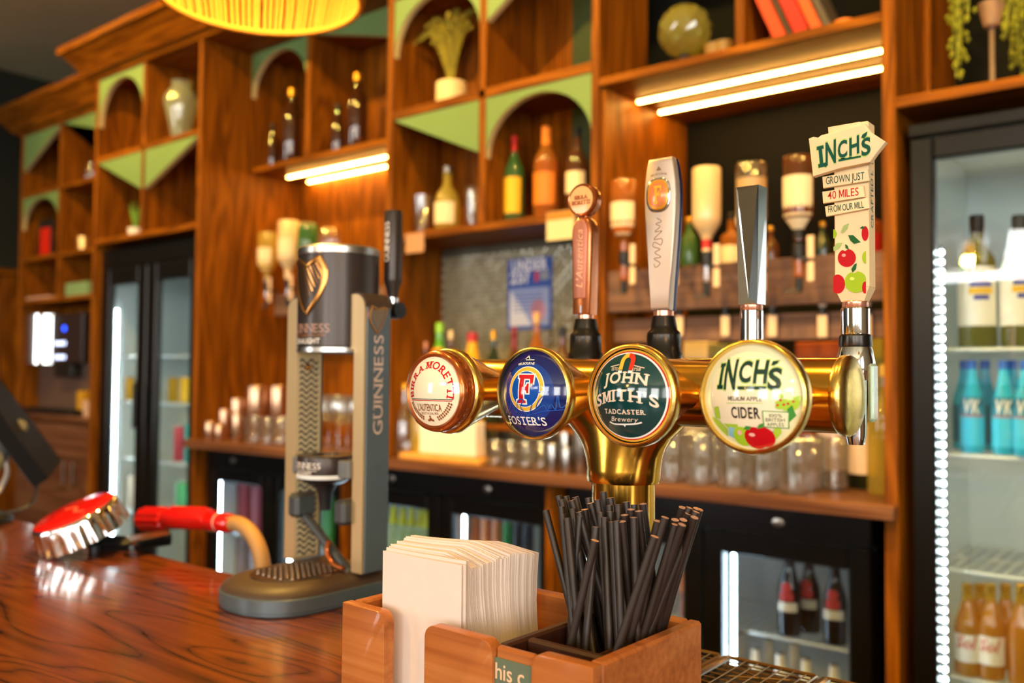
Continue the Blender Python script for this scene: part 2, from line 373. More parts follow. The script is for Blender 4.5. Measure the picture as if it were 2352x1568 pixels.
# ---- far left bay (recessed)
XF0, XF1 = PY(52, 450, Y1).x, -4.09
u = bay('recessed walnut shelf bay furthest left, above the coffee machine, with green arch and triangles'); u0 = u
XM = PY(137, 420, Y1).x; s1 = PY(100, 440, Y1).z; s2 = PY(100, 590, Y1).z; s3 = PY(100, 690, Y1).z
bx('side_panel', WV, u, XF0-.03, XF0, Y1, Y2, -.42, ZT); bx('divider', WV, u, XM-.012, XM+.012, Y1, Y2-.01, s3+.012, ZT)
for z in (s1, s2, s3): bx('shelf', WX, u, XF0, XF1, Y1, Y2-.01, z-.012, z+.012)
bx('back_panel', WV, u, XF0, XF1, Y2-.01, Y2+.01, -.42, ZT)
tri(B(), [(XF0, ZT), (XM-.012, ZT), (XF0, PY(60, 392, Y1).z)], Y1+.004, Y1+.024).ob('triangle_panel', [GREEN, EDGE], u)
tri(B(), [(XM+.012, ZT), (XF1, ZT), (PY(215, 335, Y1).x, PY(215, 338, Y1).z), (XF1, PY(215, 345, Y1).z)], Y1+.004, Y1+.024).ob('triangle_panel', [GREEN, EDGE], u)
arch(B(), XF0, XM-.012, s2, s1-.012, Y1+.004, Y1+.024, s1-.19, s1-.03).ob('arch_panel', [GREEN, EDGE], u)
# ---- bay over the double fridge
u = bay('walnut shelf bay above the tall double-door fridge, glass vase on its top right shelf')
zS, zB = 1.262, .882; XL0 = -4.088; XM = -3.66
bx('side_panel', WV, u, XL0, XL0+.024, Y0, Y2, ZF, ZT); bx('side_panel', WV, u, XA0, XA1, Y0, Y2, ZF, ZT)
bx('divider', WV, u, XM-.012, XM+.012, Y0, YK, zB+.012, ZT)
bx('shelf', WX, u, XL0+.024, XA0, Y0, YK, zS-.012, zS+.012); bx('shelf', WX, u, XL0+.024, XA0, Y0, Y2, zB-.012, zB+.012)
bx('back_panel', WV, u, XL0+.024, XA0, YK, YK+.018, zB+.012, ZT)
arch(B(), XL0+.024, XM-.012, zS, ZT, Y0+.004, Y0+.026, PY(222, 278, Y0).z-.03, PY(272, 178, Y0).z).ob('arch_panel', [GREEN, EDGE], u)
zt = PY(331, 432, Y0).z
tri(B(), [(XL0+.024, zS-.013), (XM-.012, zS-.013), (XM-.012, zt)], Y0+.004, Y0+.026).ob('triangle_panel', [GREEN, EDGE], u)
tri(B(), [(XM+.012, zS-.013), (XA0, zS-.013), (XM+.012, zt)], Y0+.004, Y0+.026).ob('triangle_panel', [GREEN, EDGE], u)
# ---- recessed bay with the four brown bottles
u = bay('recessed walnut shelf bay with four small dark bottles above twin light strips')
zS = 1.149; XM = PY(707, 200, Y1).x
bx('shelf', WX, u, XA1, XB0, Y1, Y2, zS-.022, zS)
bx('divider', WV, u, XM-.012, XM+.012, Y1, Y2, zS, ZT)
bx('back_panel', WV, u, XA1, XB0, Y2, Y2+.018, ZW+.0, ZT)
arch(B(), XA1, XM-.012, zS, ZT, Y1+.004, Y1+.026, PY(575, 225, Y1).z, PY(655, 108, Y1).z).ob('arch_panel', [GREEN, EDGE], u)
tri(B(), [(XM+.012, ZT), (XB0, ZT), (XB0, PY(887, 122, Y1).z), (XM+.012, PY(715, 76, Y1).z)], Y1+.004, Y1+.026).ob('triangle_panel', [GREEN, EDGE], u)
# ---- bay with whisky bottles, tiled back below
u = bay('walnut shelf bay with green arch over the whisky bottles and a potted fern above')
XM = -1.7275; zM = 1.128; zS = .742
bx('side_panel', WV, u, XB0, XB1, Y0, Y2, ZW+.001, ZT); bx('side_panel', WV, u, XD0, XD1, Y0, YK+.02, ZW+.001, ZT)
bx('divider', WV, u, XM-.013, XM+.013, Y0, YK, zS, ZT)
bx('shelf', WX, u, XB1, XD0, Y0, YK, zM-.0145, zM+.0145); bx('shelf', WX, u, XB1, XD0, Y0-.004, YK, zS-.024, zS); bx('shelf', WX, u, XB1, XD0, Y0, YK, 1.505, 1.53)
xg = PY(1315, 80, YK).x
bx('back_panel', WV, u, XB1, XM-.013, YK, YK+.018, zS, ZT); bx('back_panel', WV, u, XM+.013, xg, YK, YK+.018, zS, ZT)
tri(B(), [(xg, zS), (XD0, zS), (XD0, ZT), (xg, ZT)], YK, YK+.018).ob('back_panel', [mat('moss_green_paint', '#3c4a20', .6), EDGE], u)['label'] = 'green painted strip of back panel'
arch(B(), XB1, XM-.013, zM, 1.505, Y0+.004, Y0+.026, PY(908, 130, Y0).z, 1.49).ob('arch_panel', [GREEN, EDGE], u)
tri(B(), [(XM+.013, 1.505), (PY(1190, -5, Y0).x+.12, 1.505), (XM+.013, PY(1117, 47, Y0).z)], Y0+.004, Y0+.026).ob('triangle_panel', [GREEN, EDGE], u)
tri(B(), [(XB1, zM-.0145), (XM-.013, zM-.0145), (XM-.013, PY(1100, 349, Y0).z)], Y0+.004, Y0+.026).ob('triangle_panel', [GREEN, EDGE], u)
arch(B(), XM+.013, XD0, zS, zM-.0145, Y0+.004, Y0+.026, PY(1118, 345, Y0).z-.02, PY(1250, 207, Y0).z).ob('arch_panel', [GREEN, EDGE], u)
# fish-scale tiled splashback under it
TILE = mat('grey_green_glazed_tile', '#a09a80', 0.22, 0.1, coat=0.5, var=0.18, vs=25)
tb = struct(B().box(XB1, XD0, YK, YK+.016, ZW+.001, zS-.024).ob('wall_splashback', mat('tile_grout', '#5d5a4c', 0.8)))
b = B(); tw, th = .030, .015
for r in range(int((zS-.03-.12)/th)):
    z = .12+r*th; n = int((XD0-XB1)/tw)
    for i in range(n):
        cx = XB1+tw*(i+.5)+(tw/2 if r % 2 else 0)
        if cx+tw/2 > XD0: continue
        pts = [(cx+tw*.48*math.cos(t), z+tw*.5*math.sin(t)) for t in [-PI*k/6 for k in range(7)]]; dz = rnd.uniform(-.0015, .0015)
        o = len(b.v); b.add([(p[0], YK-.003-dz, p[1]) for p in pts]+[(cx, YK-.006, z)]+[(p[0], YK, p[1]) for p in pts], [(i2, i2+1, 7) for i2 in range(6)]+[(i2+8, i2+9, i2+1, i2) for i2 in range(6)])
t = b.ob('fish_scale_tile', TILE, tb, ang=20); t['kind'] = 'stuff'; t['label'] = 'overlapping grey-green fish-scale tiles'
# ---- bay with the optics
u = bay('walnut bay with red books on top, twin light strips and inverted spirit bottles')
zS = 1.091; XM = PY(1690, 60, Y0).x
bx('shelf', WX, u, XD1, XE0, Y0, Y2-.02, zS-.022, zS)
bx('side_panel', WV, u, XE0, XE1, Y0, Y2, -1.0, ZT); bx('side_lining', WV, u, XD1+.0005, XD1+.012, Y0+.012, Y2, ZW+.001, zS-.023)
bx('divider', WV, u, XM-.012, XM+.012, Y0+.02, YK, zS, ZT)
bx('back_panel', mat('smoked_back_board', '#12120c', 0.6, spec=.1), u, XD1+.012, XE0, Y2, Y2+.02, ZW+.001, ZT)
tri(B(), [(PY(1640, 40, Y2-.03).x, 1.6), (XE0-.3, 1.6), (PY(1700, 0, Y2-.03).x+.1, 1.45)], Y2-.03, Y2-.012).ob('triangle_panel', [GREEN, EDGE], u)
UOPT = u; RAILY = 2.03; WR = wood('optic_rail_wood', '#43302a', '#6f5347', '#8d6c5a', 'x', 2, 0.5)
R1 = (PY(1700, 705, RAILY).z, PY(1700, 600, RAILY).z); R2 = (PY(1700, 782, RAILY+.03).z, PY(1700, 712, RAILY+.03).z)
bx('optic_rail', WR, u, XD1+.012, XE0, RAILY, RAILY+.02, R1[0], R1[1]); bx('optic_rail', WR, u, XD1+.012, XE0, RAILY+.03, RAILY+.05, R2[0], R2[1]-.012)
# ---- bay over the right fridge
u = bay('walnut shelf at the right edge above the tall fridge, trailing plant on it')
bx('shelf', WX, u, XE1, 1.2, Y0, Y2, .873, .897); bx('back_panel', mat('smoked_back_board'), u, XE1, 1.2, Y2, Y2+.02, .897, ZT)
bx('side_lining', WV, u, XE1, XE1+.012, YK, Y2, .897, ZT); bx('side_panel', WV, u, 1.2, 1.224, Y0, Y2, ZF, ZT)
# ---- cornice
def crown(name, x0, x1, yf, left=True):
    pr = [(yf, ZT), (yf-.02, ZT+.02), (yf-.035, ZT+.022), (yf-.11, ZT+.11), (yf-.125, ZT+.115), (yf-.125, ZT+.145), (YB, ZT+.145), (YB, ZT)]
    b = B(); b.prism(pr, x0, x1, 'x')
    if left: b.v = [((p[0]-(yf-p[1]) if (p[0] < x0+1e-6 and p[1] < yf) else p[0]), p[1], p[2]) for p in b.v]
    return struct(b.ob(name, WX))
crown('trim_1', XL0, 1.3, Y0-.005); crown('trim_2', XF0-.03, XL0-.001, Y1-.005)
# ---- worktop, under-counter dividers
wt = tag(B().box(XA1+.001, XE0-.001, Y0-.001, Y2-.001, ZW-.031, ZW).box(XA1-.03, XE0+.028, Y0-.032, Y0-.001, ZW-.031, ZW, .003).ob('worktop', WTOP), 'long dark walnut back-bar worktop carrying glasses and bottles', 'worktop')
dv = [(-1.472, 'walnut upright panel between the two under-counter bottle coolers behind the napkins')]
for x, l in dv: tag(bx('upright_panel', WV, None, x-.012, x+.012, Y0, Y2, ZF, ZW-.032), l, 'panel')
tag(bx('upright_panel', WV, None, -2.372, -2.348, Y0+.03, Y2, ZF, ZW-.032), 'walnut upright panel behind the black stout font', 'panel')
# ---- light strips
def strip(lab, x0, x1, y, z, k):
    t = thing('led_strip', lab, 'light strip', (0, 0, 0)); z -= .0015; x1 -= .002; B().box(x0, x1, y-.011, y+.011, z-.004, z, .001).ob('mounting_channel', STEEL, t)
    B().box(x0+.004, x1-.004, y-.0055, y+.0055, z-.009, z-.004, .002).ob('diffuser', LEDW, t); return t
zz = 1.069
p = at(1462, 236, Z=zz-.008); q = at(1512, 260, Z=zz-.008)
strip('front warm light strip under the shelf with red books', p.x, XE0-.004, p.y, zz, 0); strip('rear warm light strip under the shelf with red books', q.x, XE0-.004, q.y, zz, 0)
zz = 1.149-.022; p = at(660, 408, Z=zz-.008); q = at(718, 421, Z=zz-.008)
strip('front warm light strip under the shelf of dark bottles', p.x, XB0-.004, p.y, zz, 0); strip('rear warm light strip under the shelf of dark bottles', q.x, XB0-.004, min(q.y, Y2-.02), zz, 0)

# ---- recessed ceiling spots over the aisle, turned to the back bar
for i, (x, y_, tl_, pw_) in enumerate([(-4.3+k, 1.05, 42, SPOTW) for k in range(6)]+[(-2.6+k*.9, .42, 8, SPOTB) for k in range(4)]):  # the row over the bar counter is added to warm the tops below it
    t = thing('ceiling_spot', 'recessed warm ceiling spot over the %s, number %s from the left, above the picture' % ('aisle' if i < 6 else 'bar counter, added for its warm light', ('one', 'two', 'three', 'four', 'five', 'six')[i % 6]), 'ceiling light', (x, y_, ZC-.0005))
    B().lathe([(.045, 0), (.045, -.006), (.034, -.008), (.032, 0)], 24).ob('bezel', mat('spot_white', '#d8d2c8', .4), t); B().lathe([(0, -.003), (.032, -.003)], 20).ob('lens', glow('spot_lens', '#ffc474', 12), t)
    l = bpy.data.lights.new('spot_light', 'SPOT'); l.energy = pw_; l.color = (1, .60, .12); l.spot_size = 1.9; l.spot_blend = .8; l.shadow_soft_size = .04
    lo = bpy.data.objects.new('spot_light', l); COL.objects.link(lo); lo.parent = t; lo.location = (0, 0, -.02); lo.rotation_euler = (math.radians(tl_), 0, 0)
def rebase(t, loc):
    """give a thing built in room coordinates its own origin"""
    loc = Vector(loc); seen = set()
    def go(o):
        for c in [x for x in COL.objects if x.parent == o]:
            if c.data and c.data.name not in seen: c.data.transform(Matrix.Translation(-loc)); seen.add(c.data.name)
            go(c)
    go(t); t.location = loc; return t
# ================================================================== THE BAR
WBAR = wood('stained_ash_bar', '#260e04', '#66300d', '#844416', 'x', 1.7, 0.4, coat=1.0, rings=11, bump=0.25, amp=.45, stretch=.16, lines=True)
bar = thing('bar_counter', 'long glossy reddish-brown bar counter in the foreground', 'bar', (-1, .45, ZF))
B().box(-2.3, 2.4, -.35, .34, 1.005, 1.05, .006).ob('counter_top', WBAR, bar)
B().box(-2.25, 2.35, -.25, .29, 0, 1.004).ob('bar_body', WV, bar)
B().box(.2, 1.4, .341, .49, .98, 1.03, .004).ob('rear_ledge', DARKP, bar)
# ------------------------------------------------------------------ brass beer font
BRASS = mat('polished_brass', '#e6ab42', 0.17, 1.0, var=0.05, vs=30)
BRASSW = mat('worn_brass_rim', '#e8c36c', 0.26, 1.0, var=0.12, vs=120, bump=0.1, bs=200)
COPPER = mat('copper_lacquer', '#b8622c', 0.22, 0.75, coat=0.6)
TY, TZ, TR, CX = .72, .284, .0302, -.4438
font = thing('beer_font', 'polished brass T-shaped beer font with four round badges and four tap handles', 'beer font', (0, 0, 0))
B().lathe([(.0294, 0), (.0294, .205)], 40, (CX, TY, 0)).lathe([(.040, 0), (.040, .006), (.037, .010), (.0294, .012)], 40, (CX, TY, 0)).ob('column', BRASS, font)
b = B(); prev = None; n = 40; vs = []; rows = [(.200, .0340, .0315), (.203, .0352, .0325), (.212, .0355, .0322), (.222, .0375, .0318), (.232, .0415, .0312), (.242, .0490, .0308), (.250, .0580, .0306), (.257, .0650, .0304), (.266, .071, .030), (.284, .076, .0296)]
for z, a, c in rows: vs += [(CX+a*math.cos(2*PI*i/n), TY+c*math.sin(2*PI*i/n), z) for i in range(n)]
b.add(vs, [(r*n+i, r*n+(i+1) % n, (r+1)*n+(i+1) % n, (r+1)*n+i) for r in range(len(rows)-1) for i in range(n)]); b.ob('saddle', BRASS, font, ang=60)
B().lathe([(TR, -.655), (TR, -.238)], 48, (0, TY, TZ), 'x').ob('cross_tube', BRASS, font, ang=60)
cap = [(TR*.99, -.243), (TR*1.05, -.2415), (TR*1.07, -.2395), (TR*1.07, -.2365), (TR*1.04, -.2345), (TR*.95, -.2325), (TR*.7, -.2305), (TR*.35, -.2295), (0, -.229)]
B().lathe(cap, 48, (0, TY, TZ), 'x').ob('end_cap', BRASSW, font, ang=60)
B().lathe([(r, 2*CX-h) for r, h in cap][::-1], 48, (0, TY, TZ), 'x').ob('end_cap', BRASSW, font, ang=60)
BX = [-.5585, -.460, -.3646, -.2655]; BR = [.0390, .0395, .0405, .0410]; YBD = .602
BZ = [at(1042, 898, Y=YBD).z, at(1221, 903, Y=YBD).z, at(1448, 908, Y=YBD).z, at(1732, 911, Y=YBD).z]
def badge(i, lab, yface=None, rim=BRASSW):
    R, x, z = BR[i], BX[i], BZ[i]
    o = B().lathe([(.0125, .700), (.0130, .690), (.0150, .680), (.0195, .665), (.0250, .648), (.0310, .630), (R*.955, .6105)][::-1], 48, (x, 0, z), 'y').ob('badge', BRASS, font, ang=60); o['label'] = lab
    B().lathe([(R*.905, .6050), (R*.912, .6005), (R*.93, .5992), (R*.97, .5998), (R*.993, .6020), (R, .6045), (R*.998, .6080), (R*.96, .6105), (R*.9, .6120)], 56, (x, 0, z), 'y').ob('rim', rim, o, ang=60)
    return o
class Face:
    """round printed face bulging towards the drinker; art is laid on it in layers"""
    def __init__(s, i, R, y, sag, cxp=None):
        s.x, s.z, s.R, s.y, s.sag = BX[i], BZ[i], R, y, sag; s.lay = 0
        v = Vector((s.x, y-sag*.6, s.z))-EYE; d = v.dot(Fw); t = v.dot(Rt)/d
        s.kx = FPX*(Rt.x-t*Fw.x)/d; s.ky = FPX/d
    def fn(s, u, v):
        q = min(1, u*u+v*v); return (s.x+u*s.R, s.y-s.sag*(1-q)-s.lay*.00011, s.z+v*s.R)
    def uv(s, px, py):
        p = at(px, py, Y=s.y-s.sag*.6); return ((p.x-s.x)/s.R, (p.z-s.z)/s.R)
    def base(s, m, par, name='printed_face'):
        pr = [(0, s.y-s.sag)]+[(s.R*q/14, s.y-s.sag*(1-(q/14)**2)) for q in range(1, 15)]
        s.lay = 1; return B().lathe(pr[::-1], 56, (s.x, 0, s.z), 'y').ob(name, m, par, ang=60)
    def put(s, name, polys, m, par, seg=.065):
        s.lay += 1; return onto(B(), polys, s.fn, seg).ob(name, m, par, ang=60)
    def tx(s, t, px, py, hp, wp, **k):
        u, v = s.uv(px, py); return text(t, hp/s.ky/s.R, width=wp/s.kx/s.R, cx=u, cy=v, **k)
    def pp(s, *pts): return [s.uv(*p) for p in pts]
def ink(name, col='#888888', r=0.12): return mat('print_'+name, col, r, coat=0.8)
WARM = ink('cream', '#f3e6c8'); RED = ink('red', '#c3101f'); INKG = ink('dark_green', '#16342c'); WHT = ink('white', '#f4f0ea'); GOLD = ink('gold', '#e3b23a'); BLU = ink('blue', '#0d4fb0'); NAVY = ink('navy', '#0e1c5e'); TEAL = ink('teal', '#0d3a3b'); BLK = ink('black', '#101214'); LIME = ink('lime', '#a8cc3a'); LEAF = ink('leaf_green', '#3e8f3a'); BROWN = ink('brown', '#8a4a1e'); SKY = ink('pale_blue', '#8cc9d8')
def warp(polys, f): return [([f(*p) for p in vs], fs) for vs, fs in polys]
# badge 1
o = badge(0, 'copper rimmed round badge with cream face reading BIRRA MORETTI')
R1b = .0352
pr = [(.0358, .6035), (.0360, .599), (R1b+.0004, .598), (R1b+.0004, .597), (R1b+.0014, .596), (R1b+.0016, .5885), (R1b+.0004, .5845), (R1b-.0022, .583), (R1b-.0045, .5845)]
B().lathe(pr[::-1], 56, (BX[0], 0, BZ[0]), 'y').ob('copper_rim', COPPER, o, ang=50)
F = Face(0, R1b-.004, .5845, .0085); F.base(WARM, o)
arc = lambda t, rad, h, ln, **k: warp(text(t, h, width=ln, **k), lambda x, y: ((rad+y)*math.sin(x/rad), (rad+y)*math.cos(x/rad)))
F.put('lettering', arc('BIRRA MORETTI', .76, .20, 2.75, slab=.14, bold=.03, gap=.2), RED, o)
F.put('green_rule', rect(-.80, .80, -.235, -.215), INKG, o); F.put('red_rule', rect(-.79, .79, -.275, -.25), RED, o)
F.put('lettering', text('L\'AUTENTICA', .2, width=.92, cy=-.46, bold=.015), BROWN, o)
F.put('lettering', text('RICETTA DAL 1859', .07, width=.66, cy=-.63), BROWN, o)
wh = []
for s in (-1, 1):
    for j in range(9):
        t = math.radians(205+j*5.5) if s < 0 else math.radians(335-j*5.5)
        for e in (-.035, .035): wh += disc((.82+e)*math.cos(t), (.82+e)*math.sin(t), .026, 8, 0, 1, 1.3)
wh += disc(0, -.80, .05, 10)+disc(-.08, -.83, .035, 8)+disc(.08, -.83, .035, 8)+disc(0, -.72, .03, 8)
F.put('wheat_ears', wh, BROWN, o)
b = B()
onto(b, warp(text('BIRRIFICIO MORETTI', .007, width=.085, slab=.16, bold=.02), lambda x, y: (x, y)), lambda u, v: (BX[0]+(R1b+.0019)*math.cos(u/R1b+.25), .5922-v*.8, BZ[0]+(R1b+.0019)*math.sin(u/R1b+.25)), .004); b.ob('embossed_lettering', COPPER, o)
# badge 2
o = badge(1, 'brass rimmed round blue badge with a red letter F reading FOSTER\'S')
F = Face(1, BR[1]*.915, .6040, .0150); F.base(NAVY, o)
c0 = F.uv(1214, 893); ry = (F.uv(1214, 840)[1]-c0[1])
OV = lambda a, a0=0: disc(*c0, a, 40, 0, 38/F.kx/F.R, 50/F.ky/F.R)
F.put('blue_glow', dome(.72), ink('royal_blue', '#11388c'), o, None)
F.put('white_ring', OV(1.04), WHT, o); F.put('gold_ring', OV(1.0), GOLD, o); F.put('white_line', OV(.84), WHT, o); F.put('blue_oval', OV(.81), BLU, o)
def bigF(g):
    return poly((-.30-g, .56+g), (.36+g, .56+g), (.36+g, .22-g), (.25-g, .22-g), (.22-g*.6, .40-g), (-.02+g, .40-g), (-.02+g, .10+g), (.10-g, .10+g), (.13-g, .22+g), (.20+g, .22+g), (.20+g, -.16-g), (.13-g, -.16-g), (.10-g, -.05-g), (-.02+g, -.05-g), (-.02+g, -.42+g), (.08+g, -.46+g), (.08+g, -.56-g), (-.32-g, -.56-g), (-.32-g, -.46+g), (-.22-g, -.42+g), (-.22-g, .42-g), (-.30-g, .46-g))
def triang(polys):
    """split concave outlines into ear triangles so they can be cut and curved"""
    from mathutils.geometry import tessellate_polygon
    return [(vs, [tuple(t) for t in tessellate_polygon([[Vector((*p, 0)) for p in vs]])]) for vs, fs in polys]
fs_ = lambda g: warp(triang(bigF(g)), lambda x, y: (c0[0]+x*51/F.kx/F.R, c0[1]+y*58/F.ky/F.R))
F.put('letter_outline', fs_(.05), WHT, o); F.put('letter_f', fs_(0), RED, o)
F.put('lettering', F.tx('FOSTER\'S', 1204, 966, 19, 92, slab=.15, bold=.02), WHT, o)
F.put('lettering', warp(F.tx('MELBOURNE', 1208, 834, 5.5, 38, bold=.01), lambda x, y: (x, y-.25*x*x)), WHT, o)
F.put('crest', F.tx('A', 1208, 820, 8, 12)+rect(c0[0]-.12, c0[0]+.12, F.uv(1208, 826)[1]-.01, F.uv(1208, 826)[1]+.01), WHT, o)
sg = [(1158, 948), (1168, 918), (1172, 940), (1182, 925), (1192, 948), (1200, 920), (1214, 918), (1205, 935), (1222, 950), (1240, 905), (1262, 900), (1246, 918), (1238, 940), (1254, 930), (1258, 942), (1266, 928), (1272, 940), (1278, 905), (1280, 936), (1292, 926)]
F.put('signature', stroke(F.pp(*curve(sg, 5)), .022)+stroke(F.pp((1215, 955), (1250, 944), (1285, 941)), .02), ink('signature_blue', '#1b52b4'), o)
# badge 3
o = badge(2, 'brass rimmed round dark green badge reading JOHN SMITH\'S')
F = Face(2, BR[2]*.915, .6040, .0150); F.base(BLK, o)
for nm, a, m_ in (('gold_ring', .965, GOLD), ('red_ring', .93, RED), ('white_ring', .905, WHT), ('green_field', .875, TEAL)): F.put(nm, dome(a), m_, o, None)
W1 = ink('warm_white', '#eed6c2')
ar = lambda k, u0: (lambda x, y: (x, y-k*(x-u0)**2))
u0 = F.uv(1440, 880)[0]
F.put('lettering', warp(F.tx('JOHN', 1439, 866, 25, 98, slab=.10, bold=.035, gap=.22), ar(.20, u0)), W1, o)
F.put('lettering', warp(F.tx('SMITH\'S', 1438, 907, 26, 142, slab=.10, bold=.035, gap=.18), ar(.26, u0)), W1, o)
F.put('lettering', F.tx('TADCASTER', 1437, 945, 10.5, 92, slab=.12, bold=.03, gap=.2), W1, o)
F.put('lettering', F.tx('Brewery', 1438, 962, 11, 60, shear=.35), W1, o)
F.put('flourish', stroke(F.pp(*curve([(1401, 968), (1412, 973), (1437, 974), (1462, 973), (1475, 970)], 5)), .03)+poly(*F.pp((1433, 974), (1441, 974), (1437, 980))), WHT, o)
c = F.uv(1441, 829); hw = .105
mg = lambda a0, a1: disc(c[0], c[1], .17, 14, .075, 1, 1, a0, a1)
F.put('magnet_left', mg(PI/2, PI)+rect(c[0]-.17, c[0]-.075, c[1]-.18, c[1]), GOLD, o); F.put('magnet_right', mg(0, PI/2)+rect(c[0]+.075, c[0]+.17, c[1]-.18, c[1]), ink('orange_red', '#d9301c'), o)
F.put('magnet_tips', rect(c[0]-.17, c[0]-.075, c[1]-.25, c[1]-.195)+rect(c[0]+.075, c[0]+.17, c[1]-.25, c[1]-.195), WHT, o)
F.put('lettering', F.tx('ESTD', 1416, 847, 7, 17)+F.tx('1758', 1465, 848, 7, 16)+stroke(F.pp((1403, 842), (1424, 837)), .015)+stroke(F.pp((1458, 839), (1480, 845)), .015), W1, o)
# badge 4
o = badge(3, 'brass rimmed round cream badge with apples reading INCH\'S CIDER')
F = Face(3, BR[3]*.915, .6040, .0150); CRM = ink('pale_cream', '#e9e6c0'); F.base(CRM, o)
F.put('pale_middle', dome(.78), ink('peach_cream', '#f2e2c4'), o)
G1 = ink('outline_green', '#b7cf7a'); G2 = ink('bottle_green', '#12362f')
def inch(F_, dx=0, b1=.02):
    out = []
    out += poly(*F_.pp((1651-dx, 835-dx), (1664+dx, 833-dx), (1664+dx, 841+dx), (1661+dx, 841+dx), (1660+dx, 884-dx), (1664+dx, 884-dx), (1664+dx, 893+dx), (1648-dx, 893+dx), (1648-dx, 884-dx), (1652-dx, 884-dx), (1654-dx, 843+dx), (1651-dx, 843+dx)))
    for ch, x, y, h, w_ in (('N', 1681, 859, 66, 30), ('C', 1716, 853, 46, 28), ('H', 1750, 853, 50, 28), ('S', 1780, 869, 46, 26)): out += F_.tx(ch, x, y, h+dx*2, w_+dx, bold=b1, slab=.13 if ch == 'I' else 0)
    lf = F_.pp((1769-dx, 838+dx), (1771, 829-dx), (1783+dx, 827-dx), (1781+dx, 834), (1774, 839+dx)); return out+poly(*lf)+poly(*F_.pp((1702-dx, 887-dx), (1765+dx, 887-dx), (1764+dx, 894+dx), (1702-dx, 894+dx)))
F.put('lettering_outline', triang(inch(F, 2.2, .07)[:1])+inch(F, 2.2, .07)[1:], G1, o); F.put('lettering', triang(inch(F, 0, .045)[:1])+inch(F, 0, .045)[1:], G2, o)
F.put('lettering', F.tx('MEDIUM APPLE', 1717, 915, 10, 77), BLK, o); F.put('rule', stroke(F.pp((1675, 925), (1758, 925)), .02), G1, o)
F.put('lettering', F.tx('CIDER', 1718, 947, 25, 65, bold=.03, gap=.2), BLK, o)
F.put('hills', poly(*F.pp((1628, 957), (1648, 964), (1668, 985), (1664, 1003), (1646, 985), (1632, 968)))+poly(*F.pp((1660, 972), (1697, 974), (1697, 980), (1672, 984)))+poly(*F.pp((1638, 935), (1652, 932), (1654, 962), (1640, 960))), LIME, o)
F.put('river', poly(*F.pp((1674, 980), (1688, 982), (1684, 1008), (1668, 1000))), SKY, o)
tr = []
for k in range(26):
    a = rnd.uniform(0, 6.28); q = rnd.random()**.5; p = (1806+24*q*math.cos(a), 920+20*q*math.sin(a))
    if math.hypot(*F.uv(*p)) < .95: tr += disc(*F.uv(*p), .05, 8)
F.put('tree_leaves', tr, LIME, o); F.put('tree_apples', [q for p in ((1788, 930), (1794, 919), (1800, 929), (1808, 927), (1818, 922), (1815, 936)) for q in disc(*F.uv(*p), .022, 8)], RED, o)
F.put('sign_post', poly(*F.pp((1757, 942), (1810, 946), (1806, 985), (1756, 981)))+poly(*F.pp((1806, 940), (1815, 930), (1822, 955), (1808, 970))), LEAF, o)
F.put('sign_board', poly(*F.pp((1759, 944), (1808, 948), (1804, 983), (1758, 979))), CRM, o)
F.put('lettering', F.tx('100%', 1783, 954, 8, 24)+F.tx('BRITISH', 1781, 964, 8, 36)+F.tx('APPLES', 1780, 975, 8, 32), G2, o)
F.put('grass', poly(*F.pp((1772, 1000), (1778, 982), (1790, 985), (1790, 995), (1776, 1010)))+poly(*F.pp((1690, 1012), (1688, 1002), (1704, 1010), (1716, 1021))), LIME, o)
F.put('green_apple', disc(*F.uv(1704, 1002), .30, 24, 0, .62, .62), ink('apple_green', '#a9cf2e'), o); F.put('red_apple', disc(*F.uv(1734, 1006), .21, 20)+disc(*F.uv(1753, 1004), .19, 20), ink('apple_red', '#c40f1d'), o)
F.put('apple_leaves', poly(*F.pp((1711, 985), (1718, 977), (1730, 979), (1725, 987)))+poly(*F.pp((1742, 984), (1748, 974), (1758, 971), (1754, 982))), LEAF, o)
F.put('apple_shine', disc(*F.uv(1728, 998), .06, 10, 0, 1, .6)+disc(*F.uv(1700, 993), .05, 10), ink('shine_pink', '#f0b8ac'), o)
# ------------------------------------------------------------------ taps behind the tube
HX, HY = [-.5580, -.4605, -.3640, -.2652], .825
ROSE = mat('rose_gold', '#e7a68a', 0.25, 0.8)
def tap(i, lab, black=True):
    x = HX[i]
    o = B().lathe([(.0, .238), (.007, .238), (.009, .246), (.0095, .300), (.012, .304)], 20, (x, HY, 0)).cyl((x, TY+TR*.8, .285), (x, HY, .285), .0085, 16).ob('tap', CHROME, font); o['label'] = lab
    if black: B().lathe([(.0185, .302), (.0192, .304), (.0192, .322), (.0178, .3235), (.0175, .340), (.0172, .343), (.0142, .346), (.0136, .350), (.0118, .360), (.0, .3605)], 40, (x, HY, 0)).ob('collar', mat('black_chrome', '#3a3633', 0.25, 0.85), o, ang=50)
    return o
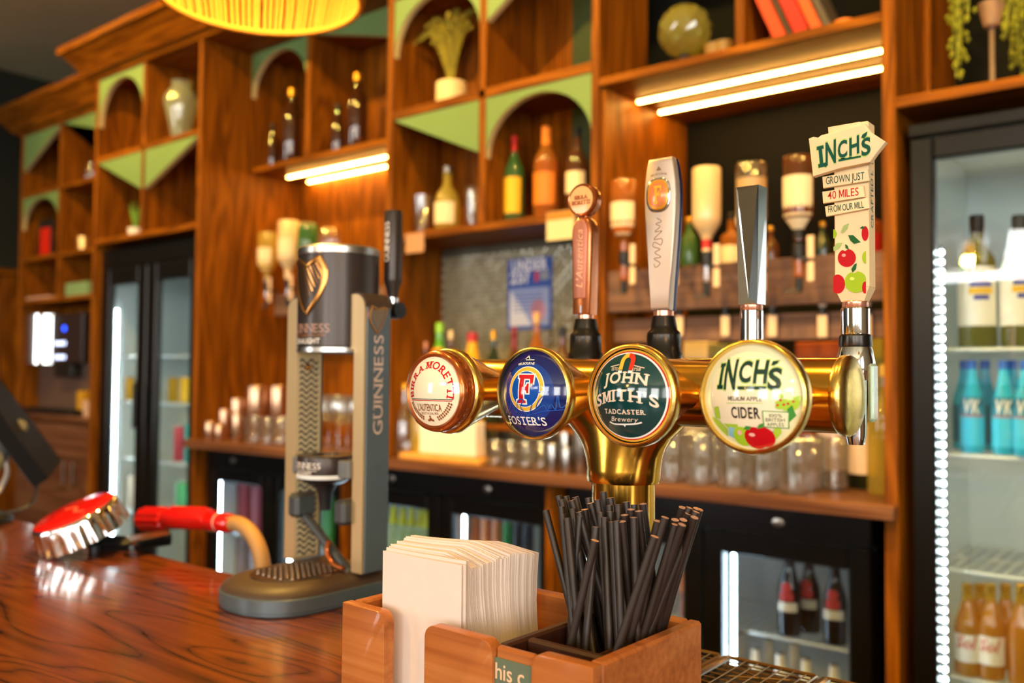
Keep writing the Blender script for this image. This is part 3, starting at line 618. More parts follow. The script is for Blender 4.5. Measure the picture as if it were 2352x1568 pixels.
# handle 1: copper paddle with a round top
o = tap(0, 'copper tap handle with round cream disc reading BIRRA MORETTI'); x = HX[0]
B().lathe([(.009, .3605), (.009, .3645)], 16, (x, HY, 0)).ob('ferrule', ROSE, o)
def paddle(out, y0, y1, bev=.0025):
    """outline (x, z) pulled to a thickness with softened edges"""
    b = B(); n = len(out); cx = sum(p[0] for p in out)/n; cz = sum(p[1] for p in out)/n; sh = lambda p, q: (cx+(p[0]-cx)*q, cz+(p[1]-cz)*q)
    d = lambda q: [sh(p, 1-q/max(.001, math.hypot(p[0]-cx, p[1]-cz))) for p in out]
    L = [(y0, d(bev)), (y0+bev*.3, d(bev*.3)), (y0+bev, out), (y1-bev, out), (y1-bev*.3, d(bev*.3)), (y1, d(bev))]
    vs = [(p[0], y, p[1]) for y, ps in L for p in ps]; fs = [(r*n+i, r*n+(i+1) % n, (r+1)*n+(i+1) % n, (r+1)*n+i) for r in range(5) for i in range(n)]
    fs += [tuple(range(n))[::-1], tuple(range(5*n, 6*n))]; return b.add(vs, fs)
def halfround(x, z0, z1, w0, w1, n=12):
    zc = z1-w1*.75; return [(x-w0/2, z0), (x+w0/2, z0), (x+w1/2, zc)]+[(x+w1/2*math.cos(t), zc+w1*.75*math.sin(t)) for t in [PI*k/n for k in range(1, n)]]+[(x-w1/2, zc)]
paddle(halfround(x, .3645, .4735, .0215, .0262), HY-.010, HY+.008).ob('paddle', mat('copper_paddle', '#c4733f', 0.24, 0.8, coat=0.4), o, ang=50)
paddle(halfround(x, .382, .470, .0150, .0200), HY-.0125, HY-.0095, .0012).ob('inset_panel', mat('rosy_panel', '#c07a62', 0.4, 0.5), o, ang=50)
B().box(x-.0012, x+.0012, HY-.0102, HY-.0095, .366, .375, .0006).ob('slot', BLK, o)
onto(B(), warp(text('L\'Autentica', .0085, width=.064, shear=.3, bold=.02), lambda a, c: (-c, a)), lambda u, v: (x+u, HY-.0130, .427+v)).ob('script_lettering', mat('pale_copper', '#e0a078', 0.4, 0.5), o)
dz = at(1347, 457, Y=HY-.01).z; dx = at(1340, 457, Y=HY-.01).x
B().lathe([(0, HY+.005), (.0165, HY+.005), (.0182, HY+.002), (.0182, HY-.009), (.0170, HY-.0105), (.0158, HY-.0100), (.0155, HY-.0096), (0, HY-.0096)][::-1], 40, (x, 0, dz), 'y').cyl((x, HY-.002, .468), (x, HY-.002, dz-.014), .005, 14).ob('top_disc', COPPER, o, ang=50)
B().lathe([(0, HY-.0105), (.0152, HY-.0100)], 40, (x, 0, dz), 'y').ob('disc_face', mat('peach_print', '#f2b468', 0.3, coat=.5), o)
onto(B(), text('BIRRA', .0042, width=.0170, cy=.0028, slab=.16, bold=.03)+text('MORETTI', .0042, width=.0235, cy=-.0030, slab=.16, bold=.03), lambda u, v: (x+u, HY-.0108, dz+v)).ob('lettering', ink('brick_red', '#a83a1c'), o)
# handle 2: silver paddle
SILV = mat('satin_silver', '#c8b4a4', 0.42, 0.6)
o = tap(1, 'silver tap handle with an amber oval letter F'); x = HX[1]
B().lathe([(.0105, .3605), (.0105, .3655)], 18, (x, HY, 0)).ob('ferrule', ROSE, o)
ws = [(.366, .0208), (.385, .0235), (.410, .0280), (.440, .0335), (.465, .0368), (.485, .0375), (.500, .0358), (.515, .0315), (.5215, .0285), (.5245, .0265)]
out = [(x-w_/2, z) for z, w_ in ws][::-1]+[(x+w_/2, z) for z, w_ in ws]
paddle(out, HY-.009, HY+.002, .003).ob('silver_front', SILV, o, ang=50)
paddle([(x+(p[0]-x)*.97, p[1]-.0008) for p in out], HY+.002, HY+.008, .001).ob('blue_back', mat('navy_lacquer', '#1c2450', 0.3, 0.3), o, ang=50)
oc = at(1515, 447, Y=HY-.010); oc.x = x-.001
RO = lambda s: [(math.copysign(abs(math.cos(t))**.75, math.cos(t))*.0122*s, math.copysign(abs(math.sin(t))**.75, math.sin(t))*.0158*s) for t in [2*PI*k/32 for k in range(32)]]
paddle([(oc.x+p[0]*1.16, oc.z+p[1]*1.16) for p in RO(1)], HY-.0108, HY-.006, .0012).ob('emblem_rim', CHROME, o, ang=50)
paddle([(oc.x+p[0], oc.z+p[1]) for p in RO(1)], HY-.0117, HY-.008, .001).ob('emblem', mat('amber_enamel', '#e79a2c', 0.2, 0.3, coat=.6), o, ang=50)
paddle([(oc.x+p[0]*.80, oc.z+p[1]*.80) for p in RO(1)], HY-.0119, HY-.010, .0004).ob('emblem_field', mat('coral_enamel', '#e0824c', 0.25, 0.2, coat=.5), o)
onto(B(), warp(triang(bigF(0)), lambda a, c: (a*.0135, c*.0165)), lambda u, v: (oc.x+u, HY-.0124, oc.z+v)).ob('letter_f', GOLD, o)
SG = mat('engraved_bronze', '#8a6a4e', 0.4, 0.4)
onto(B(), text('MELBOURNE', .0022, width=.0190, cy=.0), lambda u, v: (x+u-.001, HY-.0093, .5075+v-.15*u*u*100)).ob('lettering', SG, o)
onto(B(), triang(poly((-.003, 0), (.003, 0), (.002, .002), (0, .0045), (-.002, .002))), lambda u, v: (x-.001+u, HY-.0093, .511+v)).ob('crest', SG, o)
sg = [(1502, 606), (1506, 614), (1516, 604), (1502, 594), (1518, 590), (1504, 580), (1516, 572), (1500, 566), (1503, 556), (1518, 562), (1520, 548), (1502, 550), (1512, 538), (1520, 530), (1504, 532), (1516, 520), (1506, 514), (1519, 508), (1508, 500)]
q = [at(*p, Y=HY-.0093) for p in curve(sg, 5)]
onto(B(), stroke([(p.x, p.z) for p in q], .0008), lambda u, v: (u, HY-.0093, v)).ob('signature', SG, o)
# handle 3: plain chrome wedge
o = tap(2, 'plain chrome tapered tap handle', False); x = HX[2]
B().lathe([(.0150, .300), (.0115, .306), (.0110, .310), (.0110, .362), (.0100, .3625), (0, .3625)], 24, (x, HY, 0)).ob('collar', CHROME, o)
B().lathe([(.0104, .3625), (.0108, .3632), (.0108, .3672), (.0100, .368)], 24, (x, HY, 0)).ob('ferrule', ROSE, o)
def frus(b, z0, w0, d0, z1, w1, d1, cx, cy, k=None):
    vs = [(cx+sx*w_/2, cy+sy*d_/2, z) for z, w_, d_ in ((z0, w0, d0), (z1, w1, d1)) for sy in (-1, 1) for sx in (-1, 1)]
    return b.add(vs, [(0, 2, 3, 1), (4, 5, 7, 6), (0, 1, 5, 4), (2, 6, 7, 3), (0, 4, 6, 2), (1, 3, 7, 5)], k)
b = B(); z0, z1 = .368, .4825
vs = [(x-.0095, HY-.009, z0), (x+.0095, HY-.009, z0), (x+.0118, HY-.010, z1), (x-.0118, HY-.010, z1), (x-.0105, HY+.009, z0), (x+.0105, HY+.009, z0), (x+.0118, HY+.010, z1), (x-.0118, HY+.010, z1),
      (x, HY-.0070, z0+.006), (x+.0100, HY-.0094, z1-.003), (x-.0100, HY-.0094, z1-.003)]
b.add(vs, [(0, 1, 8), (1, 2, 9, 8), (2, 3, 10, 9), (3, 0, 8, 10), (8, 9, 10), (1, 5, 6, 2), (5, 4, 7, 6), (4, 0, 3, 7), (3, 2, 6, 7), (0, 4, 5, 1)])
b.ob('wedge', mat('mirror_chrome', '#dcdde0', 0.04, 1.0), o, ang=5)
# handle 4: signpost
o = tap(3, 'cream signpost tap handle painted with apples reading INCH\'S', False); x = HX[3]
B().lathe([(.0150, .296), (.0168, .304), (.0170, .312), (.0150, .322), (.0140, .3255)], 28, (x, HY, 0)).ob('dome', CHROME, o)
B().lathe([(.0140, .3255), (.0145, .3275), (.0140, .3355), (.0126, .3370)], 28, (x, HY, 0)).ob('collar', mat('black_chrome'), o)
B().lathe([(.0124, .3370), (.0126, .338), (.0126, .360), (.0115, .3612), (0, .3612)], 28, (x, HY, 0)).ob('sleeve', CHROME, o)
B().lathe([(.0108, .3612), (.0113, .362), (.0113, .366), (.0105, .367)], 24, (x, HY, 0)).ob('ferrule', ROSE, o)
B().box(at(1990, 850, Y=.74).x, at(2003, 850, Y=.74).x, .742, .757, at(1995, 968, Y=.75).z, at(1995, 835, Y=.75).z, .002).ob('lens_plate', mat('clear_green_plate', '#cfe3cf', 0.05, 0, .7), o)
PCR = mat('painted_cream_wood', '#efd2a4', 0.6, spec=.25, var=.03, vs=90); yp = HY-.0095
b = B(); frus(b, .3665, .020, .014, .3785, .0305, .0185, x, HY); b.box(x-.01525, x+.01525, HY-.00925, HY+.00925, .3785, .527, .0008); b.ob('post', PCR, o, ang=20)
P2 = lambda pts, Y: [(at(a, c, Y=Y).x, at(a, c, Y=Y).z) for a, c in pts]
def board(nm, pts, y0, y1): return paddle(P2(pts, y0), y0, y1, .0009).ob(nm, PCR, o, ang=30)
board('arrow_board', [(1857, 318), (1868, 314), (1878, 316), (1886, 310), (1979, 287), (1986, 283), (2000, 303), (2034, 325), (2012, 352), (1998, 372), (1930, 386), (1867, 405)], yp-.009, yp-.001)
board('top_cap', [(1901, 292), (1975, 279), (1985, 288), (1975, 300), (1903, 312)], yp-.002, yp+.008)
for pts in ([(1888, 406), (1993, 388), (1997, 415), (1890, 432)], [(1888, 440), (1983, 426), (1986, 452), (1890, 467)], [(1894, 474), (1995, 453), (1997, 478), (1897, 497)]): board('name_board', pts, yp-.0045, yp-.0005)
def ptext(t, a, c, hp, Y, m_, name='lettering', **k):
    """lettering on a plane facing the drinker, its middle line running between two spots"""
    A, C_ = at(*a, Y=Y), at(*c, Y=Y); dx_, dz_ = C_.x-A.x, C_.z-A.z; L = math.hypot(dx_, dz_); ux, uz = dx_/L, dz_/L; h = hp/FPX*(A-EYE).dot(Fw)
    return onto(B(), text(t, h, width=L, **k), lambda u, v: ((A.x+C_.x)/2+u*ux-v*uz, Y, (A.z+C_.z)/2+u*uz+v*ux)).ob(name, m_, o)
ys = yp-.0092
def inch2(dx, b1, Y, m_, nm):
    polys = []
    polys += triang([(P2([(1876-dx, 337-dx), (1891+dx, 333-dx), (1892+dx, 341+dx), (1888+dx, 342+dx), (1891+dx, 374-dx), (1896+dx, 373-dx), (1897+dx, 382+dx), (1880-dx, 386+dx), (1879-dx, 377-dx), (1883-dx, 376-dx), (1880-dx, 344+dx), (1876-dx, 345+dx)], Y), [])])
    for ch, px, py, h, w_ in (('N', 1908, 350, 50, 24), ('C', 1935, 342, 36, 21), ('H', 1962, 334, 38, 22), ('S', 1989, 336, 36, 20)):
        A = at(px, py, Y=Y); kx = 2560; ky = 2480; h2 = (h+dx*2)/ky; w2 = (w_+dx)/kx
        polys += [([(A.x+p[0], A.z+p[1]+.21*p[0]) for p in vs], fs) for vs, fs in text(ch, h2, width=w2, bold=b1, slab=.13 if ch == 'I' else 0)]
    polys += [(P2(pt, Y), [tuple(range(len(pt)))]) for pt in ([(1978-dx, 316+dx), (1981, 309-dx), (1992+dx, 302-dx), (1990+dx, 311), (1984, 317+dx)], [(1926-dx, 366-dx), (1977+dx, 357-dx), (1977+dx, 361+dx), (1926-dx, 371+dx)])]
    return onto(B(), polys, lambda u, v: (u, Y, v)).ob(nm, m_, o)
inch2(1.6, .07, ys, G1, 'lettering_outline'); inch2(0, .04, ys-.0002, mat('matt_sign_green', '#0f4c3e', .6, spec=.2), 'lettering')
yb = yp-.0047; SGN = mat('matt_sign_green')
ptext('GROWN JUST', (1897, 415), (1985, 403), 17, yb, SGN, bold=.006); ptext('40 MILES', (1901, 449), (1972, 439), 18, yb, mat('matt_sign_red', '#c01822', .6, spec=.2), bold=.006); ptext('FROM OUR MILL', (1902, 481), (1984, 469), 15, yb, SGN, bold=.006)
def blob(nm, pts, m_, lay=0): return onto(B(), triang([(P2(pts, yp-.0002-lay*.0001), [])]), lambda u, v: (u, yp-.0002-lay*.0001, v)).ob(nm, m_, o)
def rnd_pts(cx, cy, rx, ry, n=18, dip=0): return [(cx+rx*math.cos(2*PI*k/n), cy+ry*math.sin(2*PI*k/n)+(dip if k == int(n*.75) else 0)) for k in range(n)]
mk = lambda nm, c_: mat('matt_'+nm, c_, .6, spec=.2)
AR, AG, LF, LL = mk('apple_red', '#b8141c'), mk('apple_green', '#9cba24'), mk('leaf_dark', '#1e5a2a'), mk('leaf_pale', '#a4b870')
clip = lambda pts: [(min(max(a, 1914), 1989), min(c, 674)) for a, c in pts]
blob('apple', clip(rnd_pts(1945, 592, 21, 21, dip=5)), AR); blob('apple', clip(rnd_pts(1924, 652, 17, 22)), AR); blob('apple', clip(rnd_pts(1966, 647, 26, 25, dip=5)), AG); blob('apple', clip(rnd_pts(1987, 660, 7, 14)), AR, 1); blob('apple', rnd_pts(1987, 536, 8, 17), AR); blob('apple', clip(rnd_pts(1912, 537, 10, 11)), AG); blob('apple', clip(rnd_pts(1990, 591, 10, 15)), AG)
for pts, m_ in (([(1948, 540), (1960, 540), (1977, 556), (1962, 560), (1953, 552)], LF), ([(1931, 534), (1938, 518), (1950, 512), (1946, 526), (1936, 536)], LL), ([(1914, 568), (1922, 558), (1935, 557), (1928, 570), (1915, 577)], LL), ([(1941, 560), (1947, 564), (1950, 573), (1942, 570)], LF), ([(1955, 618), (1962, 607), (1968, 604), (1966, 618), (1958, 626)], LF), ([(1975, 523), (1981, 519), (1987, 522), (1981, 526)], LF)): blob('leaf', pts, m_, 2)
blob('apple_shine', rnd_pts(1938, 586, 5, 4, 8), mk('shine', '#e89a90'), 3); blob('apple_shine', rnd_pts(1957, 640, 6, 4, 8), mk('lime_shine', '#cfe070'), 3)
onto(B(), warp(text('CRAFTED L', .0065, width=.052, bold=.02)+text('E', .0065, width=.004, cx=.034, bold=.02), lambda a, c: (c, a)), lambda u, v: (x+.0154, HY-u*1, .458+v)).ob('side_lettering', G2, o)
rebase(font, (CX, TY, 0))
# ------------------------------------------------------------------ black stout font
GX, GY = -.966, .818                                   # axis of the drum
GUNM = mat('gunmetal_paint', '#566168', 0.34, 0.3); DRK = mat('satin_black_brown', '#43332a', 0.48, 0.0); TAN = mat('champagne_anodised', '#d8b98a', 0.3, 0.6); HARP = mat('antique_gold', '#c98a4a', 0.22, 0.95)
g = thing('stout_font', 'tall black and champagne stout font with golden harp reading GUINNESS', 'beer font', (0, 0, 0))
def dshape(s, n=28, yr=.862):
    """outline of the foot: round towards the drinker, straight behind"""
    out = [(GX+.080*s, yr), (GX+.080*s, .745)]
    for k in range(n+1):
        t = -PI*k/n; ex = .82; cx, sn = math.cos(t), math.sin(t)
        out.append((GX+.080*s*math.copysign(abs(cx)**ex, cx), .745-.088*s*abs(sn)**ex))
    return out+[(GX-.080*s, .745), (GX-.080*s, yr)]
def loft(rows):
    n = len(rows[0][1]); vs = [(p[0], p[1], z) for z, o in rows for p in o]
    return B().add(vs, [(r*n+i, (r*n+(i+1) % n), (r+1)*n+(i+1) % n, (r+1)*n+i) for r in range(len(rows)-1) for i in range(n)]+[tuple(range(n))[::-1], tuple(range((len(rows)-1)*n, len(rows)*n))])
loft([(0, dshape(.95)), (.002, dshape(.98)), (.005, dshape(.98)), (.006, dshape(1.0)), (.021, dshape(1.0)), (.0225, dshape(.985))]).ob('foot_rim', GUNM, g)
loft([(.0226, dshape(.98, yr=.85)), (.026, dshape(.965, yr=.85)), (.030, dshape(.92, yr=.85)), (.0335, dshape(.84, yr=.85)), (.036, dshape(.72, yr=.85))]).ob('foot_top', DRK, g)
gr = loft([(.0350, [(GX+.052*math.cos(t), .752+.062*math.sin(t)) for t in [2*PI*k/36 for k in range(36)]]), (.0372, [(GX+.051*math.cos(t), .752+.061*math.sin(t)) for t in [2*PI*k/36 for k in range(36)]])]).ob('drip_grille', mat('dark_chrome', '#6a5a50', 0.18, 0.95), g)
b = B()
for i in range(7):
    for j in range(11):
        px, py = GX-.036+i*.012, .712+j*.0088
        if ((px-GX)/.048)**2+((py-.752)/.056)**2 < 1: b.lathe([(.0034, .0372), (.0030, .0386), (.0016, .0394), (0, .0396)], 8, (px, py, 0))
k_ = b.ob('grille_stud', mat('dark_chrome'), gr); k_['kind'] = 'stuff'
onto(B(), stroke(curve([(-.020, .000), (-.014, .004), (-.012, -.003), (-.006, .003), (-.004, -.002), (.002, .003), (.004, -.003), (.010, .004), (.011, -.002), (.020, .002)], 4), .0012)+stroke([(-.018, -.004), (.018, -.0035)], .0008), lambda u, v: (GX+.006+u, .683+v, .0338)).ob('foot_emblem', HARP, g)
# posts
def post(x0, x1, inner):
    o = B()
    s_ = -1 if x0 < GX else 1; xo, xi = (x0, x1) if s_ < 0 else (x1, x0); sh_ = GX+s_*.046; r_ = .018
    pr = [(xo, .0365), (xo, .4030-r_)]+[(xo-s_*r_*(1-math.cos(t)), .4030-r_+r_*math.sin(t)) for t in [PI/2*k/6 for k in range(1, 7)]]+[(sh_, .4030), (sh_, .330), (xi, .330), (xi, .0365)]
    o.prism(pr, .797, .839, 'y'); return o
PL0, PL1, PR0, PR1 = -1.0505, -1.0270, -.9085, -.8890
for x0, x1, sgn in ((PL0, PL1, -1), (PR0, PR1, 1)):
    q = post(x0, x1, 0).ob('post', TAN, g)
    xo = x1 if sgn > 0 else x0
    B().box(xo, xo+sgn*.0025, .8005, .842, .0365, .386, .0008).ob('side_panel', GUNM, q); B().box(min(x0, xo-.001), max(x1, xo+.001), .8395, .8435, .0365, .4025, .001).ob('rear_spine', DRK, q)
for s_, xo in ((1, PR1), (-1, PL0)):
    r_ = .0195; P_ = [(xo+s_*.0025, .386)]+[(xo+s_*.0025-s_*r_*(1-math.cos(t)), .386+r_*math.sin(t)) for t in [PI/2*k/8 for k in range(1, 9)]]+[(GX+s_*.046, .4055)]; Q_ = [(GX+s_*.046, .4032)]+[(xo-s_*.018*(1-math.cos(t)), .385+.0182*math.sin(t)) for t in [PI/2*k/8 for k in range(8, -1, -1)]]
    B().prism(P_+Q_, .7985, .8435, 'y').ob('post_cap', DRK, g)
CH = mat('dark_groove', '#3f3a33', 0.5)
zz_ = [(PL1+.0004, .801+(.834-.801)*i/12, .0030*math.sin(i/12*4*PI)) for i in range(13)]
b = B()
for (x_, y_, z_), (_, y2_, z2_) in zip(zz_, zz_[1:]): b.add([(x_, y_, z_-.0017), (x_, y2_, z2_-.0017), (x_, y2_, z2_+.0017), (x_, y_, z_+.0017)], [(0, 1, 2, 3)])
pan = B().box(PL1, PL1+.0003, .7995, .8365, .040, .322).ob('chevron_panel', mat('sand_panel', '#cdb88e', 0.5), g)
c0_ = b.ob('chevron_rib', CH, pan); c0_.location.z = .045
for i in range(1, 33):
    c_ = c0_.copy(); COL.objects.link(c_); c_.parent = pan; c_.location.z = .045+i*.0084
B().lathe([(0, 0), (.0045, 0), (.0045, .003), (.003, .004), (0, .004)], 14, (PL1+.0004, .815, at(703, 843, X=PL1).z), 'x').ob('screw', HARP, pan)
# drum
DR = .0555; zb, zt_ = .326, .470
B().lathe([(0, zb), (DR-.003, zb), (DR-.001, zb+.002), (DR-.001, zb+.0075), (DR, zb+.008), (DR, zt_-.012)], 56, (GX, GY, 0)).ob('drum', mat('drum_black', '#3f3632', 0.30, 0.35), g)
B().lathe([(DR-.002, zb-.001), (DR+.0006, zb), (DR+.0006, zb+.006), (DR-.001, zb+.007)], 56, (GX, GY, 0)).ob('lower_band', STEEL, g)
B().lathe([(DR+.0002, zt_-.012), (DR+.0010, zt_-.011), (DR+.0008, zt_-.003), (DR-.002, zt_), (DR-.01, zt_+.0012), (0, zt_+.002)], 56, (GX, GY, 0)).ob('top_band', STEEL, g)
dm = lambda off: (lambda u, v: (GX+(DR+off)*math.sin(u/DR), GY-(DR+off)*math.cos(u/DR), v))
onto(B(), text('GUINNESS', .0115, width=.074, slab=.09, cy=.3575), dm(.0003), .006).ob('lettering', mat('print_rose', '#b58a78', 0.35), g)
onto(B(), text('EST 1759 DUBLIN, IRELAND', .0030, width=.062, cy=.3482), dm(.0003), .006).ob('lettering', mat('print_bronze', '#b8763c', 0.35), g)
onto(B(), text('DRAUGHT', .0068, width=.048, cy=.3405, bold=.03), dm(.0003), .006).ob('lettering', mat('print_pale', '#f0e6dc', 0.35), g)
def harp(par, fn, s, name='harp'):
    """harp: fore-pillar left, wavy neck on top, heavy sound box right, strings between"""
    body = curve([(.36, 1.0), (.46, .80), (.45, .55), (.34, .30), (.16, .08), (.10, 0)], 6); wb = lambda t: .13-.05*t
    neck = curve([(-.46, .93), (-.30, 1.0), (-.12, .96), (.06, .90), (.24, .98), (.40, 1.04)], 6); pil = curve([(-.44, .92), (-.36, .62), (-.20, .30), (0, .02), (.12, -.04)], 6)
    q = [(stroke(body, wb), .0035), (stroke(neck, .09), .0030), (stroke(pil, .06), .0028)]
    o = B()
    for polys, th in q:
        for vs, fs in polys:
            n = len(vs)//2; L = [vs[2*i] for i in range(n)]; Rr = [vs[2*i+1] for i in range(n)]
            P = lambda p, t: fn(p[0]*s, p[1]*s, t)
            V = []; 
            for i in range(n):
                a, c = L[i], Rr[i]; m1 = ((a[0]*3+c[0])/4, (a[1]*3+c[1])/4); m2 = ((a[0]+c[0]*3)/4, (a[1]+c[1]*3)/4)
                V += [P(a, 0), P(a, th*s/.11*.6), P(m1, th*s/.11), P(m2, th*s/.11), P(c, th*s/.11*.6), P(c, 0)]
            Fs = [(i*6+j, i*6+j+1, (i+1)*6+j+1, (i+1)*6+j) for i in range(n-1) for j in range(5)]+[(0, 1, 2, 3, 4, 5), tuple(range((n-1)*6, n*6))[::-1]]
            o.add(V, Fs)
    hp = o.ob(name, HARP, par, ang=50)
    st = B()
    for i in range(9):
        t = i/8; a = (-.34+.62*t, .95-.05*math.sin(t*PI)); k = (.02+.40*t, .10+.60*t) if t > .1 else (-.0, .08)
        onto(st, stroke([a, ((a[0]+k[0])/2, (a[1]+k[1])/2), k], .022), lambda u, v: fn(u*s, v*s, .0012*s/.11), None)
    st.ob('harp_strings', HARP, hp); return hp
hz0 = .379; harp(g, lambda u, v, t: (GX+(DR+.0005+t)*math.sin((u-.003)/DR), GY-(DR+.0005+t)*math.cos((u-.003)/DR), hz0+v), .070)
harp(g, lambda u, v, t: (PR1+.0029+t, .819-u, .352+v), .034)
onto(B(), warp(text('GUINNESS', .0165, width=.132, slab=.08, gap=.16), lambda a, c: (c, a)), lambda u, v: (PR1+.0028, .8205-u, .283+v)).ob('side_lettering', mat('print_silver_rose', '#dcc2b6', 0.5), g)
# lower ring, nozzle, clamp blocks and pipe
cz = .168; CR = .0385
B().lathe([(0, cz-.020), (CR*.6, cz-.020), (CR*.98, cz-.012), (CR, cz-.010), (CR, cz+.016), (CR-.001, cz+.019), (CR*.5, cz+.0195), (CR*.48, cz+.016), (0, cz+.016)], 40, (GX, .80, 0)).ob('ring', mat('drum_black'), g)
B().lathe([(CR+.0003, cz-.0115), (CR+.0006, cz-.011), (CR+.0006, cz-.0065), (CR+.0002, cz-.006)], 40, (GX, .80, 0)).ob('ring_band', WHITE, g)
dm2 = lambda u, v: (GX+(CR+.0006)*math.sin(u/CR), .80-(CR+.0006)*math.cos(u/CR), cz+v)
onto(B(), text('GUINNESS', .0080, width=.054, slab=.09, cy=.0068)+text('EST 1759 DUBLIN, IRELAND', .002, width=.044, cy=.0005)+text('DRAUGHT', .0040, width=.030, cy=-.0030, bold=.03), dm2, .005).ob('lettering', mat('print_pale'), g)
for xa, xb in ((PL1, GX-CR*.86), (GX+CR*.86, PR0)): B().box(xa, xb, .790, .812, cz-.010, cz+.014, .002).ob('cross_arm', mat('grey_plastic', '#6b6d6e', 0.4), g)
B().lathe([(.0, cz-.056), (.0075, cz-.056), (.0105, cz-.032), (.016, cz-.022), (.02, cz-.0195)], 24, (GX, .80, 0)).ob('nozzle', DARKP, g)
for s, xx in ((-1, PL1), (1, PR0-.022)): B().box(xx, xx+.022, .782, .818, .098, .131, .005).ob('clamp_block', mat('dark_grey_plastic', '#3c3f41', 0.38), g)
b = B(); b.tube([(PL1+.012, .80, .104), (GX-.01, .80, .078), (GX+.03, .80, .050), (PR0-.004, .80, .034)], .0065, 10); b.ob('strut', mat('dark_grey_plastic'), g)
B().tube(curve([(GX+.018, .792, .073), (GX+.017, .790, .062), (GX+.022, .789, .052), (GX+.034, .789, .044), (GX+.050, .790, .041)], 5), .0035, 10).ob('copper_pipe', COPPER, g)
# lever
lx, ly = at(903, 600, Y=.878).x, .878
B().cyl((lx-.012, .843, .388), (lx, ly, .388), .011, 20).cyl((lx-.013, ly, .386), (lx+.016, ly, .386), .0115, 20).ob('lever_pivot', DARKP, g)
B().lathe([(.0085, .396), (.0085, .404)], 16, (lx, ly, 0)).ob('lever_ferrule', CHROME, g)
b = B().lathe([(0, .404), (.0075, .404), (.009, .416), (.0125, .426), (.0130, .430), (.0130, .522), (.0122, .5265), (.0, .5275)], 32, (lx, ly, 0)); b.ob('lever', mat('drum_black'), g)
onto(B(), warp(text('GUINNESS', .0090, width=.056, slab=.08), lambda a, c: (-c, a)), lambda u, v: (lx+.0133*math.sin(u/.0133-.0), ly-.0133*math.cos(u/.0133-.0), .482+v), .004).ob('lever_lettering', mat('print_pale'), g)
rebase(g, (GX, .75, 0))
# ------------------------------------------------------------------ wooden caddy with napkins and straws
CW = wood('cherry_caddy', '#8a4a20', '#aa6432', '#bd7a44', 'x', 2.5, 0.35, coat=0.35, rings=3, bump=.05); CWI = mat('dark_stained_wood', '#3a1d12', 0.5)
KY = .521; K0, K1 = -.6045, -.3415; KH = .100; KD = .155; TH = .0115
kx = lambda px, py: at(px, py, Y=KY).x-K0
cad = thing('bar_caddy', 'varnished cherry-wood bar caddy with slots for napkins and straws', 'caddy', (K0, KY, 0.0005), math.radians(-1.2))
LN = K1-K0; a1, a2, a3, a4 = kx(884, 1480), kx(978, 1500), kx(1137, 1530), kx(1228, 1540)
bxk = lambda nm, m_, *a, c=.002: B().box(*a, c=c).ob(nm, m_, cad)
def rblock(nm, x0, x1, rl, rr):
    """upright front block with rounded upper corners"""
    pts = [(x0, 0), (x1, 0)]; r = .010
    pts += [(x1-r+r*math.cos(t), KH-r+r*math.sin(t)) for t in [PI/2*k/6 for k in range(7)]] if rr else [(x1, KH)]
    pts += [(x0+r-r*math.cos(t), KH-r+r*math.sin(t)) for t in [PI/2-PI/2*k/6 for k in range(7)]] if rl else [(x0, KH)]
    return paddle(pts, 0, TH, .001).ob(nm, CW, cad, ang=30)
rblock('front_block', 0, a1, 0, 1); rblock('front_block', a2, a3, 1, 1); rblock('front_block', a4, LN, 1, 0)
bxk('side_wall', CW, 0, TH, TH, KD, 0, KH); bxk('side_wall', CW, LN-TH, LN, TH, KD, 0, KH); bxk('rear_wall', CW, TH, LN-TH, KD-TH, KD, 0, KH)
bxk('floor_board', CWI, TH, LN-TH, TH, KD-TH, .002, .010, c=0)
bxk('divider', CWI, a3-.004, a3+.005, TH, KD-TH, .010, KH-.004); bxk('inner_wall', CWI, a3+.005, LN-TH, .034, .042, .010, KH-.004); bxk('divider', CWI, (a3+LN)/2+.006, (a3+LN)/2+.012, .042, .08, .010, KH-.012)
zr = at(1190, 1490, Y=KY+TH/2).z
rl_ = bxk('front_rail', CW, a3, a4, .004, TH-.001, .002, zr); 
B().box(a3-.0, a4+.0, .0030, .0039, .01, zr-.008).ob('card', mat('card_green', '#5d6b57', 0.6), rl_)
zc_ = at(1190, 1553, Y=KY).z; onto(B(), text('his c', .0118, width=.0275, bold=.01), lambda u, v: (u+a3+.0148, .0028, zc_+v)).ob('card_lettering', mat('card_peach', '#eebd96', 0.6), rl_)
PAPER = mat('white_tissue_paper', '#e2d0c6', 0.85, var=.02, vs=60)
XN0, XN1 = at(890, 1230, Y=.549).x, -.4865; NN = 42
